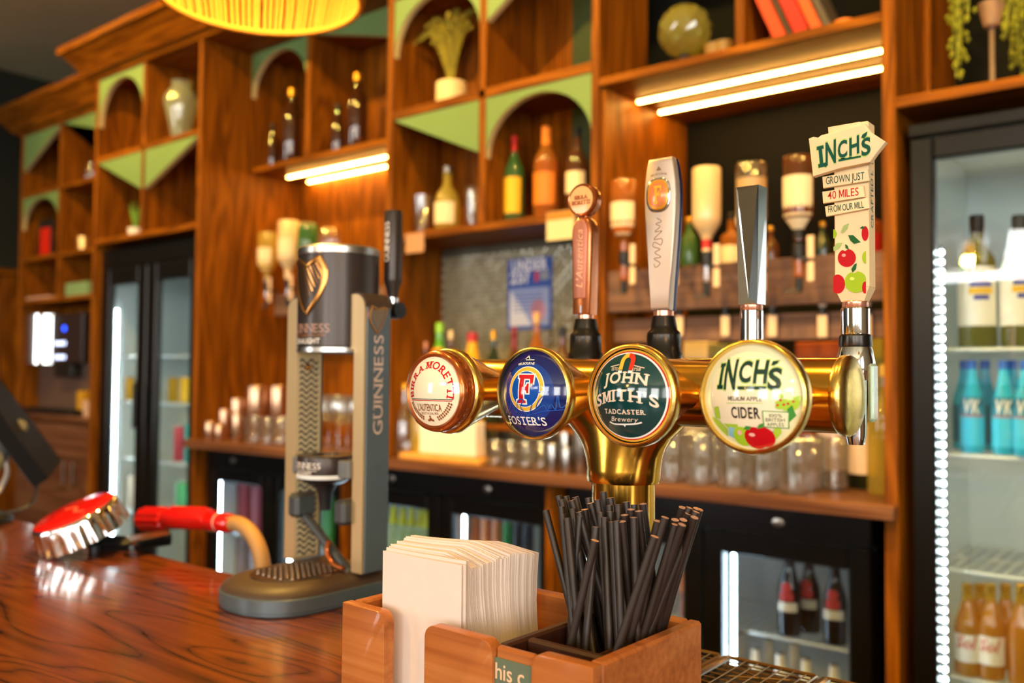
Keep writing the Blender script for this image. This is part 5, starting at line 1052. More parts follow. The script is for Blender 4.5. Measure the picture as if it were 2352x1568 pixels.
optic('inverted bottle with amber bubbles behind the chrome tap handle', 1726, 376, 600, 72, YO, CLR, LC, fill=(mat('creamy_liquid', '#d8b27a', .4), .84), lz=(.55, .70))
optic('inverted dark rum bottle with blue and cream label, rightmost optic', 1834, 360, 575, 70, YO, BRN, LC, fill=(mat('dark_rum', '#3a0e06', .25, coat=.5), .9), lz=(.22, .78), shape='square', neckm=(LB, .74, .88))
for px, l in ((1560, 'first'), (1666, 'second'), (1774, 'third'), (1889, 'fourth'), (1990, 'fifth')):
    p = at(px, 745, Y=RAILY+.018); t = thing('empty_optic', 'empty optic clip on the lower rail, %s from the left' % l, 'optic', p, 0, 'empty optic clips')
    B().box(-.011, .011, -.004, .004, -.030, .022, .002).ob('price_strip', BRKT, t); B().cyl((0, 0, .024), (0, 0, .040), .009, 10).ob('clip', DARKP, t); B().box(-.009, .009, -.003, .004, .041, .068, .002).ob('upper_strip', BRKT, t)
# bottles on the ledge behind the rail
le = B().box(XD1+.013, XE0-.001, RAILY+.055, RAILY+.20, R1[1]-.045, R1[1]-.03, .001).ob('bottle_ledge', WX, UOPT)
zl = R1[1]-.03
for px, yt, wp, sh, gm, lb, cp, l in ((1583, 500, 42, 'wine', GRN, None, CG, 'green bottle behind the optic rail, next to the silver handle'), (1680, 490, 50, 'square', AMB, LC, CK, 'amber bottle behind the rail left of the chrome handle'), (1770, 520, 40, 'spirit', BRN, None, CG, 'brown bottle behind the rail right of the chrome handle'), (1890, 510, 40, 'spirit', DKG, None, CG, 'dark green bottle behind the rail beside the rum optic'), (1938, 520, 40, 'wine', AMB, None, CG, 'amber bottle behind the rail at the signpost handle'), (1995, 455, 62, 'square', tint('cognac', (.7, .22, .04)), LR, CG, 'squat cognac bottle behind the rail at the right end')):
    pb(l, px, yt, wp, RAILY+.12, zl, sh, gm, lb, (.2, .5), cp)
# counter under the optics
YW = 2.10
for px, y0, y1, w_, m_, l in ((1595, 785, 960, 56, LC, 'cream carton on the worktop under the optics'), (1652, 790, 960, 44, mat('grey_green_card', '#8a9068', .6), 'grey-green carton beside the cream carton'), (1690, 788, 960, 26, mat('lime_card', '#6fa01c', .6), 'narrow lime green carton behind the chrome handle'), (1880, 785, 900, 110, mat('orange_bag', '#a04a10', .5), 'orange packet behind the brass tube'), (2014, 770, 900, 30, mat('yellow_green_card', '#b8b040', .6), 'yellow-green packet beside the right upright')):
    p, q = at(px-w_/2, y0, Y=YW+.28), at(px+w_/2, y0, Y=YW+.28); tag(B().box(p.x, min(q.x, XE0-.004), YW+.28, YW+.36, ZW+.0006, p.z, .004).ob('carton', m_), l, 'carton')
i = 0
for row, (yy, xs_) in enumerate(((2.035, (-1.115, -1.035, -.955, -.875, -.795)), (2.115, (-1.19, -1.11, -1.03, -.95, -.87, -.79)), (2.195, (-1.22, -1.14, -1.06, -.98, -.90, -.82)))):
    for x_ in xs_:
        tumbler('clear straight tumbler among those on the worktop below the cider badge', (x_+rnd.uniform(-.003, .003), yy+rnd.uniform(-.004, .004), ZW+.0006), .125, .033, .036, group='tumblers below the cider badge')
em = [('print_lines', text('Rioja', .008, width=.03, cy=.10)[:0]+rect(.008, .04, .155, .157)+rect(.012, .036, .150, .1515)+disc(.024, .175, .004, 8, 0, .6, 2), mat('print_taupe', '#b59a88', .6)), ('green_seal', disc(.058, .145, .011, 16), mat('seal_green', '#5c6e4a', .5))]
for px, yb_, l in ((1906, 1118, 'left of the two cream-label wine bottles below the brass tube end'), (1978, 1130, 'right of the two cream-label wine bottles below the brass tube end')):
    p = at(px, yb_-6, Z=ZW); bottle(l, (p.x, p.y+.03, ZW+.0006), .30, .0385, 'wine', tint('wine_dark', (.05, .08, .03), .06), mat('label_blush', '#f0d8c8', .6), (.12, .53), CK, emblem=em, neck=(CK, .80, .96))
p = at(2022, 1100, Z=ZW); bottle('pale yellow wine bottle behind the two cream-label ones', (XE0-.05, 2.17, ZW+.0006), .30, .037, 'wine', YEL, None, cap=CG)
tumbler('clear straight tumbler beside the cream-label wine bottles', (-.745, 2.16, ZW+.0006), .125, .033, .036)
# counter under the whisky shelf
stp = thing('bottle_step', 'low wooden step for bottles in front of the tiled wall', 'shelf', ((XB1+XD0)/2, 2.125, ZW+.0006)); hw = (XD0-XB1)/2-.006
B().box(-hw, hw, -.05, .045, .10, .115, .002).ob('board', WX, stp)
for s in (-1, 1): B().box(s*(hw-.01)-.008, s*(hw-.01)+.008, -.045, .04, 0, .0995).ob('leg', WX, stp)
zst = ZW+.1162
for px, yt, wp, sh, gm, lb, lz, cp, nk, l in ((978, 785, 22, 'wine', BRN, None, 0, mat('cap_pink', '#c98a7a', .5), None, 'brown bottle with pink stopper at the left of the tiled wall'), (1010, 742, 48, 'wine', mat('bright_green_bottle', '#4f9a1c', .2, coat=.5), LO, (.60, .74), mat('cap_lime', '#8fce2e', .3), None, 'bright green bottle with an orange neck label'), (1036, 760, 26, 'wine', BRN, None, 0, LC, None, 'slim brown bottle beside the bright green one'), (1086, 765, 62, 'beer', mat('yellow_bottle', '#d9a012', .25, coat=.5), None, 0, CR_, None, 'tall yellow bottle with a red cap'), (1134, 760, 38, 'wine', DKG, None, 0, CG, None, 'dark wine bottle with a gold foil neck'), (1182, 752, 36, 'wine', BRN, LR, (.2, .5), mat('cap_wine', '#7a1420', .3), (mat('cap_wine'), .78, .96), 'dark bottle with a deep red foil neck'), (1233, 718, 40, 'wine', AMB, None, 0, mat('cap_cork', '#c8a070', .6), None, 'tall amber bottle with a cork in front of the blue poster'), (1292, 750, 52, 'spirit', BRN, LW, (.40, .62), CK, None, 'brown bottle with white shoulder label beside the tap collar')):
    pb(l, px, yt, wp, 2.12, zst, sh, gm, lb, lz or (.1, .4), cp, neck=nk)
for px, yt, wp, gm, l in ((930, 880, 40, CLR, 'glass bottle behind the cream badge, leftmost'), (962, 870, 34, YEL, 'yellow bottle below the brown one with pink stopper')):
    pb(l, px, yt, wp, 2.035, ZW, 'round', gm, None, (.1, .4), CG)
p, q = at(957, 1028, Z=ZW), at(1108, 1040, Z=ZW)
tag(B().box(at(957, 1010, Y=2.02).x, at(1090, 1010, Y=2.02).x, 2.022, 2.070, ZW+.0210, at(1000, 965, Y=2.02).z, .004).ob('napkin_dispenser', mat('white_card_box', '#efe6dc', .5)), 'white box standing on the wooden board under the cream badge', 'box')
tag(B().box(at(915, 1030, Y=1.985).x, at(1100, 1040, Y=1.985).x, 1.985, 2.073, ZW+.0006, ZW+.0200, .004).ob('chopping_board', mat('light_oak', '#d99a4c', .45, var=.1, vs=20)), 'pale oak chopping board on the worktop', 'board')
i = 0
for px, y_ in ((1135, 2.02), (1170, 2.02), (1205, 2.02), (1240, 2.04)):
    x_ = at(px, 1030, Y=y_).x; tumbler('small clear glass among those right of the chopping board', (x_, y_, ZW+.0006), .075, .026, .031, group='small glasses by the chopping board')
def jig(px, yb, yt, wp, Y, l, m_=None, g=None):
    a = at(px, yt, Y=Y); r = wp/2/FPX*(a-EYE).dot(Fw); h = a.z-ZW
    return tag(B().lathe([(0, 0), (r*.88, 0), (r*.92, .002), (r, h*.98), (r*.97, h), (r*.92, h*.98), (r*.84, .006), (0, .006)], 24).ob('steel_cup', m_ or STEEL, None, (a.x, Y, ZW+.0006), ang=50), l, 'cup', g)
jig(1268, 1062, 1020, 28, 2.02, 'low steel jigger at the front left of the brass column'); jig(1300, 1064, 1028, 26, 2.015, 'lowest steel jigger beside the brass column'); jig(1298, 1040, 992, 30, 2.08, 'steel cup behind the two low jiggers'); jig(1335, 1060, 960, 36, 2.05, 'tall steel shaker tin left of the brass column')
# poster
ps = thing('poster', 'blue and white age-check poster on the tiled wall reading UNDER 25?', 'poster', (0, 0, 0)); Yp = YK-.0085
X0, X1, Z0, Z1 = at(1166, 650, Y=Yp).x, at(1268, 650, Y=Yp).x, at(1217, 756, Y=Yp).z, at(1217, 592, Y=Yp).z
B().box(X0, X1, Yp, Yp+.0012, Z0, Z1).ob('sheet', mat('poster_blue', '#2a4fa8', .5), ps)
W_, H_ = X1-X0, Z1-Z0; pf = lambda k: (lambda u, v: (X0+u*W_, Yp-.0003*k, Z0+v*H_))
onto(B(), rect(.06, .94, .05, .58), pf(1)).ob('pale_field', mat('poster_lilac', '#8f9fd0', .5), ps); onto(B(), poly((.06, .05), (.55, .05), (.30, .35), (.06, .56)), pf(2)).ob('white_field', mat('poster_white', '#d9dce8', .5), ps)
onto(B(), [([(p_[0]*1, p_[1]) for p_ in vs], fs) for vs, fs in text('UNDER', .15, width=.80, cx=.5, cy=.90, bold=.06)+text('25?', .15, width=.42, cx=.28, cy=.73, bold=.06)], pf(3)).ob('lettering', mat('poster_white'), ps)
onto(B(), rect(.62, .70, .66, .80), pf(3)).ob('red_block', mat('poster_red', '#c9303c', .5), ps); onto(B(), rect(.74, .93, .68, .80), pf(3)).ob('grey_block', mat('poster_grey', '#8a90a0', .5), ps)
onto(B(), [q for j in range(6) for q in rect(.14, .80, .50-j*.05, .515-j*.05)], pf(3)).ob('print_lines', mat('poster_dusk', '#5a68b0', .5), ps); onto(B(), disc(.70, .26, .16, 18), pf(3)).ob('pink_spot', mat('poster_pink', '#c08aa8', .5), ps)
rebase(ps, ((X0+X1)/2, Yp, Z0))
# left counter: optics, steel cups, glasses
YO2 = 2.26
rl2 = thing('optic_rail', 'wooden optic rail behind the black stout font', 'rail', (-2.8, Y2-.001, at(650, 700, Y=2.33).z)); B().box(-.35, .45, -.160, -.140, -.045, .045, .002).ob('board', WR, rl2)
for x_ in (-.3, .4): B().box(x_-.015, x_+.015, -.139, 0, -.02, .02).ob('bracket', DARKP, rl2)
RAILY_, RAILY = RAILY, Y2-.161
for px, yt, yb_, wp, gm, lb, sh, l in ((615, 535, 655, 44, YEL, LC, 'spirit', 'inverted bottle with pale label, leftmost behind the stout font'), (664, 508, 650, 50, mat('cream_liqueur'), LC, 'spirit', 'inverted cream bottle behind the stout font'), (708, 514, 650, 48, GRN, None, 'round', 'inverted round green bottle behind the stout font'), (755, 526, 655, 52, CLR, None, 'round', 'inverted round clear bottle behind the stout font')):
    optic(l, px, yt, yb_, wp, YO2, gm, lb, shape=sh, group='optics behind the stout font')
RAILY = RAILY_
for px, yb, yt, wp, Y, l in ((482, 1000, 968, 24, 2.02, 'low steel jigger at the left end of the worktop'), (504, 1000, 975, 22, 2.02, 'second low steel jigger at the left end'), (516, 1000, 940, 26, 2.08, 'steel cup behind the low jiggers'), (545, 1000, 915, 32, 2.13, 'middling steel cup near the left end'), (545, 1000, 950, 26, 2.03, 'short steel cup in front of the middling one'), (590, 1000, 886, 48, 2.19, 'tall wide steel shaker tin'), (640, 1000, 886, 44, 2.26, 'tall steel shaker tin beside the stout font')): jig(px, yb, yt, wp, Y, l, mat('copper_steel', '#d8b090', .25, .95))
for px, Y in ((580, 2.05), (610, 2.05), (640, 2.06), (655, 2.13)):
    x_ = at(px, 980, Y=Y).x; tumbler('small clear glass beside the steel shaker tins', (x_, Y, ZW+.0006), .10, .030, .035, group='glasses by the shaker tins')
def stem(label, x, y, group=None):
    b = B().lathe([(0, 0), (.034, 0), (.034, .002), (.006, .006), (.0035, .012), (.0035, .075), (.008, .082), (.030, .105), (.038, .135), (.036, .165), (.032, .185), (.031, .185), (.0345, .165), (.0365, .135), (.028, .106), (0, .086)], 24); return tag(b.ob('wine_glass', CLR, None, (x, y, ZW+.0006), ang=50), label, 'glass', group)
for px, Y in ((735, 2.06), (778, 2.05), (821, 2.06), (755, 2.14), (798, 2.14), (841, 2.15), (775, 2.22), (818, 2.22), (732, 2.21)): stem('clear wine glass in the cluster seen between the posts of the stout font', at(px, 960, Y=Y).x, Y, 'wine glasses behind the stout font')
# books and ornaments over the right light strips
zt3 = 1.0916
def book(px, w_, h, lean, m_, l, dep=.13):
    t = thing('book', l, 'book', (px, 2.03, zt3+.0008)); t.rotation_euler = (0, lean, 0)
    B().box(0, .002, 0, dep, 0, h, .0005).ob('cover', m_, t); B().box(w_-.002, w_, 0, dep, 0, h, .0005).ob('cover', m_, t); B().box(.002, w_-.002, 0, .002, 0, h).ob('spine', m_, t); B().box(.0022, w_-.0022, .003, dep-.004, .003, h-.004).ob('pages', mat('page_cream', '#d8c8a0', .8), t); return t
x_ = [(1800, .040, .23, -.42, '#c03a10', 'orange-red book leaning in the row of red books, leftmost'), (1822, .012, .20, -.40, '#3a3020', 'thin dark book between the red ones'), (1848, .045, .24, -.38, '#b01408', 'deep red leaning book, broadest of the row'), (1880, .032, .24, -.34, '#c8501a', 'rust orange leaning book'), (1905, .02, .20, -.45, '#4a4238', 'dark leaning book at the right end of the row')]
bxx = -.8375
for px, w_, h, ln, c_, l in x_: book(bxx, w_*.75, .172, -.40, mat('cloth_'+c_[1:], c_, .6), l); bxx += w_*.75/math.cos(.40)+.004
BFX = at(1690, 60, Y=Y0).x+.0135
tag(B().box(BFX, BFX+.075, 2.168, 2.235, zt3+.0006, zt3+.25, .002).ob('box_file', mat('cloth_brick', '#8e2c0c', .6)), 'upright brick-red box file beside the divider', 'box')
oc_ = at(1573, 72, Y=2.09); rr = 60/FPX*(oc_-EYE).dot(Fw)
ob_ = thing('glass_ornament', 'round pebbled yellow-green glass ornament on a short foot', 'ornament', (oc_.x, 2.09, zt3+.0006)); n = 28; vs = []
zc_ = oc_.z-zt3
b = B(); rows = 18
for j in range(rows+1):
    ph = PI*j/rows
    for i in range(n):
        t_ = 2*PI*i/n; r_ = rr*(1+.06*math.sin(9*t_+(j % 2)*2)*math.sin(ph)*math.cos(j*2.2)); vs.append((r_*math.sin(ph)*math.cos(t_), r_*math.sin(ph)*math.sin(t_), zc_-r_*math.cos(ph)))
b.add(vs, [(j*n+i, j*n+(i+1) % n, (j+1)*n+(i+1) % n, (j+1)*n+i) for j in range(rows) for i in range(n)]); b.ob('globe', tint('olive', (.62, .60, .16), .16), ob_, ang=20)
B().lathe([(0, 0), (rr*.45, 0), (rr*.42, .006), (rr*.25, .012), (rr*.25, max(.02, zc_-rr*.95))], 20).ob('foot', DARKP, ob_)
for px, l in ((1640, 'small gold glass candle holder beside the pebbled ornament'), (1662, 'second small glass candle holder by the divider')):
    p = at(px, 105, Y=2.09); tag(B().lathe([(0, 0), (.022, 0), (.026, .05), (.024, .05), (.020, .006), (0, .006)], 18).ob('candle_holder', tint('gold', (.8, .6, .2), .12), None, (p.x, 2.09, zt3+.0006), ang=50), l, 'candle holder')
p = at(1940, 45, Y=2.08); B().lathe([(0, 0), (.018, .001), (.026, .014), (.024, .026), (.010, .032), (0, .030)], 16, (p.x, 2.08, zt3+.0006)).ob('small_pumpkin', mat('pumpkin_orange', '#d8742a', .5)); tag(bpy.data.objects['small_pumpkin'], 'tiny orange pumpkin beside the leaning books', 'ornament')
# trailing plants and goblet over the right fridge
TRL = mat('trailing_green', '#8a8f24', .55, var=.25, vs=60)
tp = thing('trailing_plant', 'trailing succulent hanging down at the top right corner', 'plant', (at(2250, 0, Y=2.12).x, 2.14, ZT-.002))
for px, py, Y in ((2196, 178, 2.06), (2188, 130, 2.07), (2222, 48, 2.07), (2312, 80, 2.06), (2330, 66, 2.08), (2205, 150, 2.10), (2335, 150, 2.25), (2345, 178, 2.27), (2320, 140, 2.26)):
    e_ = at(px, py, Y=Y)-tp.location; b = B(); z_ = e_.z; k = 0
    L_ = [(e_.x+.006*math.sin(j*.5), e_.y, z_*(1-j/14)) for j in range(15)]+[(e_.x*.3, 0, 0)]
    b.tube(L_, .002, 5)
    for j in range(int(-z_/.011)):
        zz = z_+j*.011; a_ = rnd.uniform(0, 6.28); r_ = .010+.004*rnd.random(); c_ = Vector((e_.x+.006*math.sin(j*.4)+r_*math.cos(a_)*.8, e_.y+r_*math.sin(a_)*.8, zz)); s_ = .0065
        b.add([c_+Vector(q)*s_ for q in ((1, 0, 0), (-1, 0, 0), (0, 1, 0), (0, -1, 0), (0, 0, 1.3), (0, 0, -1.3))], [(0, 2, 4), (2, 1, 4), (1, 3, 4), (3, 0, 4), (2, 0, 5), (1, 2, 5), (3, 1, 5), (0, 3, 5)])
    b.ob('strand', TRL, tp)
B().lathe([(0, -.03), (.10, -.03), (.10, 0), (0, 0)], 20).ob('hanging_pot', mat('leaf_bright'), tp)
p = at(2279, 182, Y=2.14); zt_g = at(2279, 8, Y=2.14).z-.897; gb = thing('goblet', 'tall slim-stemmed frosted goblet on the shelf at top right', 'goblet', (p.x, 2.14, .8976))
B().lathe([(0, 0), (.03, 0), (.03, .003), (.006, .008), (.0055, zt_g-.055)], 16).ob('stem', mat('frosted_taupe', '#8d765a', .5), gb); B().lathe([(.0055, zt_g-.055), (.016, zt_g-.05), (.027, zt_g), (.025, zt_g), (.012, zt_g-.044), (0, zt_g-.046)], 20).ob('bowl', mat('frosted_peach', '#a8866a', .5), gb)
# ================================================================== FRIDGES
LINER = mat('fridge_liner', '#dfe8ea', .35); WIRE = mat('white_wire', '#e8eef0', .3, .2); GREYM = mat('grey_aluminium', '#9a9c9e', .35, .8)
def fridge(label, x0, x1, yf, yb, z0, z1, doors, header, shelves, leds, name='glass_door_fridge', fw=.055, bot=.06, ledm=None, handles=None, yd=.035, cat='fridge', lock=()):
    """black cabinet, light inside, framed glass doors in front; doors = list of (x from, x to)"""
    t = thing(name, label, cat, ((x0+x1)/2, yf, z0)); ox, oz = (x0+x1)/2, z0; H = z1-z0; D = yb-yf; w2 = (x1-x0)/2
    B().box(-w2, w2, D-.02, D, 0, H).box(-w2, -w2+.02, yd, D-.02, 0, H).box(w2-.02, w2, yd, D-.02, 0, H).box(-w2+.02, w2-.02, yd, D-.02, H-.02, H).box(-w2+.02, w2-.02, yd, D-.02, 0, .05).ob('cabinet', BLACK, t)
    B().box(-w2+.021, w2-.021, D-.026, D-.021, .051, H-.021).box(-w2+.0205, -w2+.025, yd+.012, D-.027, .051, H-.021).box(w2-.025, w2-.0205, yd+.012, D-.027, .051, H-.021).box(-w2+.026, w2-.026, yd+.012, D-.027, H-.026, H-.021).box(-w2+.026, w2-.026, yd+.012, D-.027, .051, .055).ob('liner', LINER, t)
    B().box(-w2, w2, 0, yd-.001, H-header, H, .004).ob('header_panel', BLACK, t)
    for lx in lock: B().lathe([(.011, -.001), (.010, -.004), (.006, -.005), (0, -.005)][::-1], 18, (lx-ox, 0, H-header*.5), 'y', sx=1.5).ob('lock', STEEL, t)
    zt = H-header-.003
    for i, (a, c) in enumerate(doors):
        a -= ox; c -= ox
        d = B().box(a, a+fw, 0, yd-.002, bot, zt, .004).box(c-fw, c, 0, yd-.002, bot, zt, .004).box(a+fw, c-fw, 0, yd-.002, zt-fw, zt, .004).box(a+fw, c-fw, 0, yd-.002, bot, bot+fw, .004).ob('door', BLACK, t)
        B().box(a+fw-.002, c-fw+.002, .016, .020, bot+fw-.002, zt-fw+.002).ob('pane', GLASS, d)
        if handles: hx, h0, h1 = handles[i]; B().box(hx-ox-.008, hx-ox+.008, -.03, -.020, h0-oz, h1-oz, .003).cyl((hx-ox, -.022, h0-oz+.03), (hx-ox, .001, h0-oz+.03), .005, 8).cyl((hx-ox, -.022, h1-oz-.03), (hx-ox, .001, h1-oz-.03), .005, 8).ob('handle', BLACK, d)
    for z in shelves:
        s = B(); q = z-oz
        for k in range(int((x1-x0-.07)/.025)): xx = -w2+.035+k*.025; s.cyl((xx, yd+.05, q-.003), (xx, D-.03, q-.003), .0017, 5)
        s.cyl((-w2+.028, yd+.05, q-.006), (w2-.028, yd+.05, q-.006), .004, 8); s.cyl((-w2+.028, D-.04, q-.006), (w2-.028, D-.04, q-.006), .004, 8); s.cyl((-w2+.028, (yd+.05+D-.04)/2, q-.006), (w2-.028, (yd+.05+D-.04)/2, q-.006), .003, 8)
        s.ob('wire_shelf', WIRE, t)
        for sx in (-1, 1): B().box(sx*(w2-.030), sx*(w2-.026), yd+.05, D-.03, q-.022, q-.008).ob('shelf_bracket', WIRE, t)
    for lx, l0, l1, beads in leds:
        st_ = B().box(lx-ox-.006, lx-ox+.006, yd+.016, yd+.022, l0-oz-.01, l1-oz+.01, .001).ob('led_channel', GREYM, t)
        if beads:
            b = B(); k = 0; z = l0-oz
            while z < l1-oz: b.lathe([(0, 0), (.0046, 0), (.0042, -.003), (.0025, -.0045), (0, -.005)][::-1], 8, (lx-ox, yd+.016, z), 'y'); z += .0205
            o = b.ob('led_bead', ledm or LEDC, st_); o['kind'] = 'stuff'
        else: B().box(lx-ox-.004, lx-ox+.004, yd+.0115, yd+.0155, l0-oz, l1-oz, .001).ob('led_tube', ledm or LEDC, st_)
    return t
# ---- tall fridge at the right edge
FX0 = at(2086, 600, Y=2.015).x; FX1 = .95; FYf = 2.015
gx = at(2150, 600, Y=FYf+.018).x; zt_ = at(2110, 282, Y=FYf).z; zg = at(2160, 362, Y=FYf+.018).z
zh = [at(2240, y, Y=FYf+.10).z for y in (797, 1040, 1306, 1552)]
lx = at(2166, 900, Y=FYf+.055).x
fridge('tall black glass-door fridge at the right edge, lit inside by a bead of white lights', FX0, FX1, FYf, 2.47, ZF+.002, zt_, [(FX0+.004, FX1-.004)], zt_-zg-(gx-FX0)+.004, zh, [(lx, -.85, at(2166, 572, Y=FYf+.055).z, 1), (FX1-.06, -.85, .5, 1)], fw=gx-FX0-.004)
def fb(label, px, yt, wp, Y, zs, *a, **k): return pb(label, px, yt, wp, Y, zs, *a, **k)
FB = FYf+.105
emb = [('red_stripe', rect(.020, .052, .140, .148), mat('print_scarlet', '#c8402c', .5)), ('blue_stripe', rect(.014, .058, .128, .138)+rect(.022, .052, .100, .110), mat('print_ultramarine', '#3a3a9c', .5)), ('yellow_stripe', rect(.012, .060, .112, .126)+disc(.036, .152, .008, 12), mat('print_sun', '#e8b420', .5)), ('green_mark', disc(-.005, .170, .008, 12), mat('print_mint', '#7ac49a', .5))]
OLIVE = tint('olive_glass', (.42, .40, .05), .06)
for px, l in ((2243, 'white wine bottle with a striped spinning-top label, left on the top fridge shelf'), (2341, 'white wine bottle with a striped spinning-top label, right on the top fridge shelf')):
    fb(l, px, 495, 82, FB+.02, zh[0], 'wine', OLIVE, LW, (.155, .60), CK, emblem=emb, neck=(CK, .86, .96))
VKB = mat('aqua_drink', '#18b4d6', .25, coat=.6); VKD = mat('aqua_sleeve', '#3cc8f0', .3)
vk = [('dark_band', rect(-.012, .046, .081, .118), mat('deep_aqua', '#0e6a86', .4)), ('letters_vk', text('VK', .028, width=.036, cx=.017, cy=.099, bold=.06, shear=.1), mat('label_white')), ('red_line', rect(-.008, .042, .077, .0805), mat('print_scarlet'))]
for px, Y, l in ((2232, FB, 'bright blue bottle marked VK, front left on the middle fridge shelf'), (2305, FB, 'bright blue bottle marked VK, front middle on the middle fridge shelf'), (2354, FB-.01, 'bright blue bottle marked VK, cut by the right edge'), (2262, FB+.09, 'bright blue bottle in the second row between the first two'), (2215, FB+.10, 'bright blue bottle in the second row at the far left'), (2325, FB+.10, 'bright blue bottle in the second row at the right')):
    fb(l, px, 828, 52, Y, zh[1], 'beer', VKB, mat('deep_aqua', '#0e6a86', .4) if Y > FB+.05 else VKD, (.08, .50), mat('cap_blue', '#2a6ad0', .3), emblem=vk if Y < FB+.05 else None, neck=(mat('aqua_sleeve'), .74, .90))
solm = [('letters_sol', text('Sol', .026, width=.036, cx=.017, cy=.072, bold=.05, shear=.25), mat('print_scarlet'))]
for px, Y, l in ((2222, FB, 'amber lager bottle labelled Sol, left on the bottom visible fridge shelf'), (2275, FB+.005, 'amber lager bottle labelled Sol, second on the bottom visible fridge shelf'), (2250, FB+.10, 'amber lager bottle in the row behind'), (2345, FB+.01, 'golden bottle with a round red label at the right edge'), (2310, FB+.10, 'golden bottle behind the one with a round red label')):
    fb(l, px, 1340, 58, Y, zh[3], 'beer', tint('lager', (.96, .66, .10), .06, .3), LW if px < 2300 and Y < FB+.05 else None, (.16, .46), CG, emblem=solm if px < 2300 and Y < FB+.05 else None, fill=(tint('lager'), .8))
# ---- tall double fridge, left
xa, xm_, xb = at(225, 800, Y=2.03).x, at(334, 800, Y=2.03).x, XA0-.004
zt_ = at(330, 560, Y=2.03).z; zg = at(330, 606, Y=2.03).z; zsh = [at(420, y, Y=2.14).z for y in (815, 925, 1062, 1190)]
fridge('tall black double-door fridge left of the walnut upright', max(xa, XL0+.028), xb, 2.03, 2.47, ZF+.002, zt_, [(max(xa, XL0+.028)+.003, xm_-.002), (xm_+.002, xb-.003)], zt_-zg, zsh, [(at(268, 900, Y=2.085).x, -.7, at(268, 712, Y=2.085).z, 0), (xm_-.06, -.7, at(268, 712, Y=2.085).z, 1), (xb-.07, -.7, .5, 1)], fw=.075, handles=[(xm_-.04, at(320, 985, Y=2.0).z, at(320, 880, Y=2.0).z), (xm_+.04, at(340, 985, Y=2.0).z, at(340, 880, Y=2.0).z)])
for px, yt, wp, z, c_, l in ((398, 866, 24, zsh[1], '#e0b010', 'yellow can on the middle shelf of the double fridge, left'), (428, 866, 30, zsh[1], '#e8b810', 'yellow can on the middle shelf of the double fridge, right'), (299, 866, 20, zsh[1], '#e0a820', 'yellow can behind the left door of the double fridge'), (412, 978, 24, zsh[2], '#d84a5a', 'red carton on the lower shelf of the double fridge'), (438, 972, 24, zsh[2], '#2ac0b8', 'teal carton on the lower shelf of the double fridge'), (425, 1105, 40, zsh[3], '#5ac088', 'mint green carton low in the double fridge'), (310, 1090, 30, zsh[3], '#e8dcd0', 'pale carton low in the double fridge, left door')):
    p = at(px, yt, Y=2.16); r = wp/2/FPX*(p-EYE).dot(Fw); h = p.z-z
    t = thing('drink_can', l, 'can', (p.x, 2.16, z+.0006)); B().lathe([(0, 0), (r*.85, 0), (r, .006), (r, h-.012), (r*.85, h-.002)], 20).ob('can_body', mat('can_'+c_[1:], c_, .35, .2), t); B().lathe([(r*.85, h-.002), (r*.84, h), (r*.8, h-.004), (0, h-.004)], 20).ob('lid', CS, t)
# ---- under-counter coolers
CY = 2.05; zc1 = ZW-.035
def cooler(label, x0, x1, doors, leds, lock, shelves):
    return fridge(label, x0, x1, CY, 2.46, ZF+.002, zc1-.004, doors, .070, shelves, leds, 'bottle_cooler', .050, .10, ledm=glow('soft_cool_led', '#d4ecff', 40), cat='cooler', lock=lock)
s1z, s2z = at(1800, 1462, Y=CY+.08).z, at(1800, 1462, Y=CY+.08).z-.30
# right cooler
xr = at(2003, 1300, Y=CY).x; xl = at(1612, 1300, Y=CY).x; xw = xr-xl; X0_ = xl-xw-.006
cooler('black bottle cooler under the worktop at right, behind the drip trays', -1.452, xr, [(-1.448, xl-.003), (xl+.003, xr-.003)], [(xl+.062, -.8, -.13, 0), (-1.40, -.8, -.13, 0)], (at(1788, 1240, Y=CY).x, -1.2), (s1z, s2z, s2z-.3))
em3 = [('red_crest', disc(.020, .118, .013, 14)+rect(.004, .036, .086, .106), mat('crest_red', '#d8484a', .5)), ('white_band', rect(-.004, .046, .060, .082), LW)]
for px, yt, l in ((1813, 1262, 'black bottle with red crest, leftmost on the right cooler shelf'), (1858, 1275, 'black bottle with red crest, middle on the right cooler shelf'), (1918, 1288, 'black bottle with red crest, rightmost on the right cooler shelf')):
    pb(l, px, yt, 52, CY+.11+(.06 if px == 1858 else 0), s1z, 'beer', tint('black_glass', (.03, .03, .03), .08), None, emblem=None, cap=CK, neck=(CK, .8, .94)); t = [x for x in COL.objects if x.name.startswith('bottle') and x.get('label') == l][0]
    r = 26/FPX*2.33
    for nm, polys, m_ in em3: onto(B(), polys, lambda u, v: (r*1.03*math.sin(u/r-.55), -r*1.03*math.cos(u/r-.55), v), .012).ob(nm, m_, t)
for i, (px, Y) in enumerate(((1672, CY+.10), (1735, CY+.10), (1793, CY+.10), (1852, CY+.10), (1916, CY+.10), (1700, CY+.2), (1765, CY+.2), (1825, CY+.2))):
    x_ = at(px, 1500, Y=Y).x; bottle('brown bottle with white foil neck low in the right cooler', (x_, Y, s2z+.0006), s1z-s2z-.035, .029, 'beer', BRN, LR, (.1, .45), None, neck=(LW, .68, .95), group='white-necked bottles in the right cooler')
for i, px in enumerate((1588, 1606)):
    x_ = at(px, 1380, Y=CY+.10+.11*i).x; bottle('amber bottle behind the straws in the right cooler', (x_, CY+.10+.11*i, s1z+.0006), .22, .032, 'beer', AMB, LO, (.3, .55), CS, group='amber bottles behind the straws')
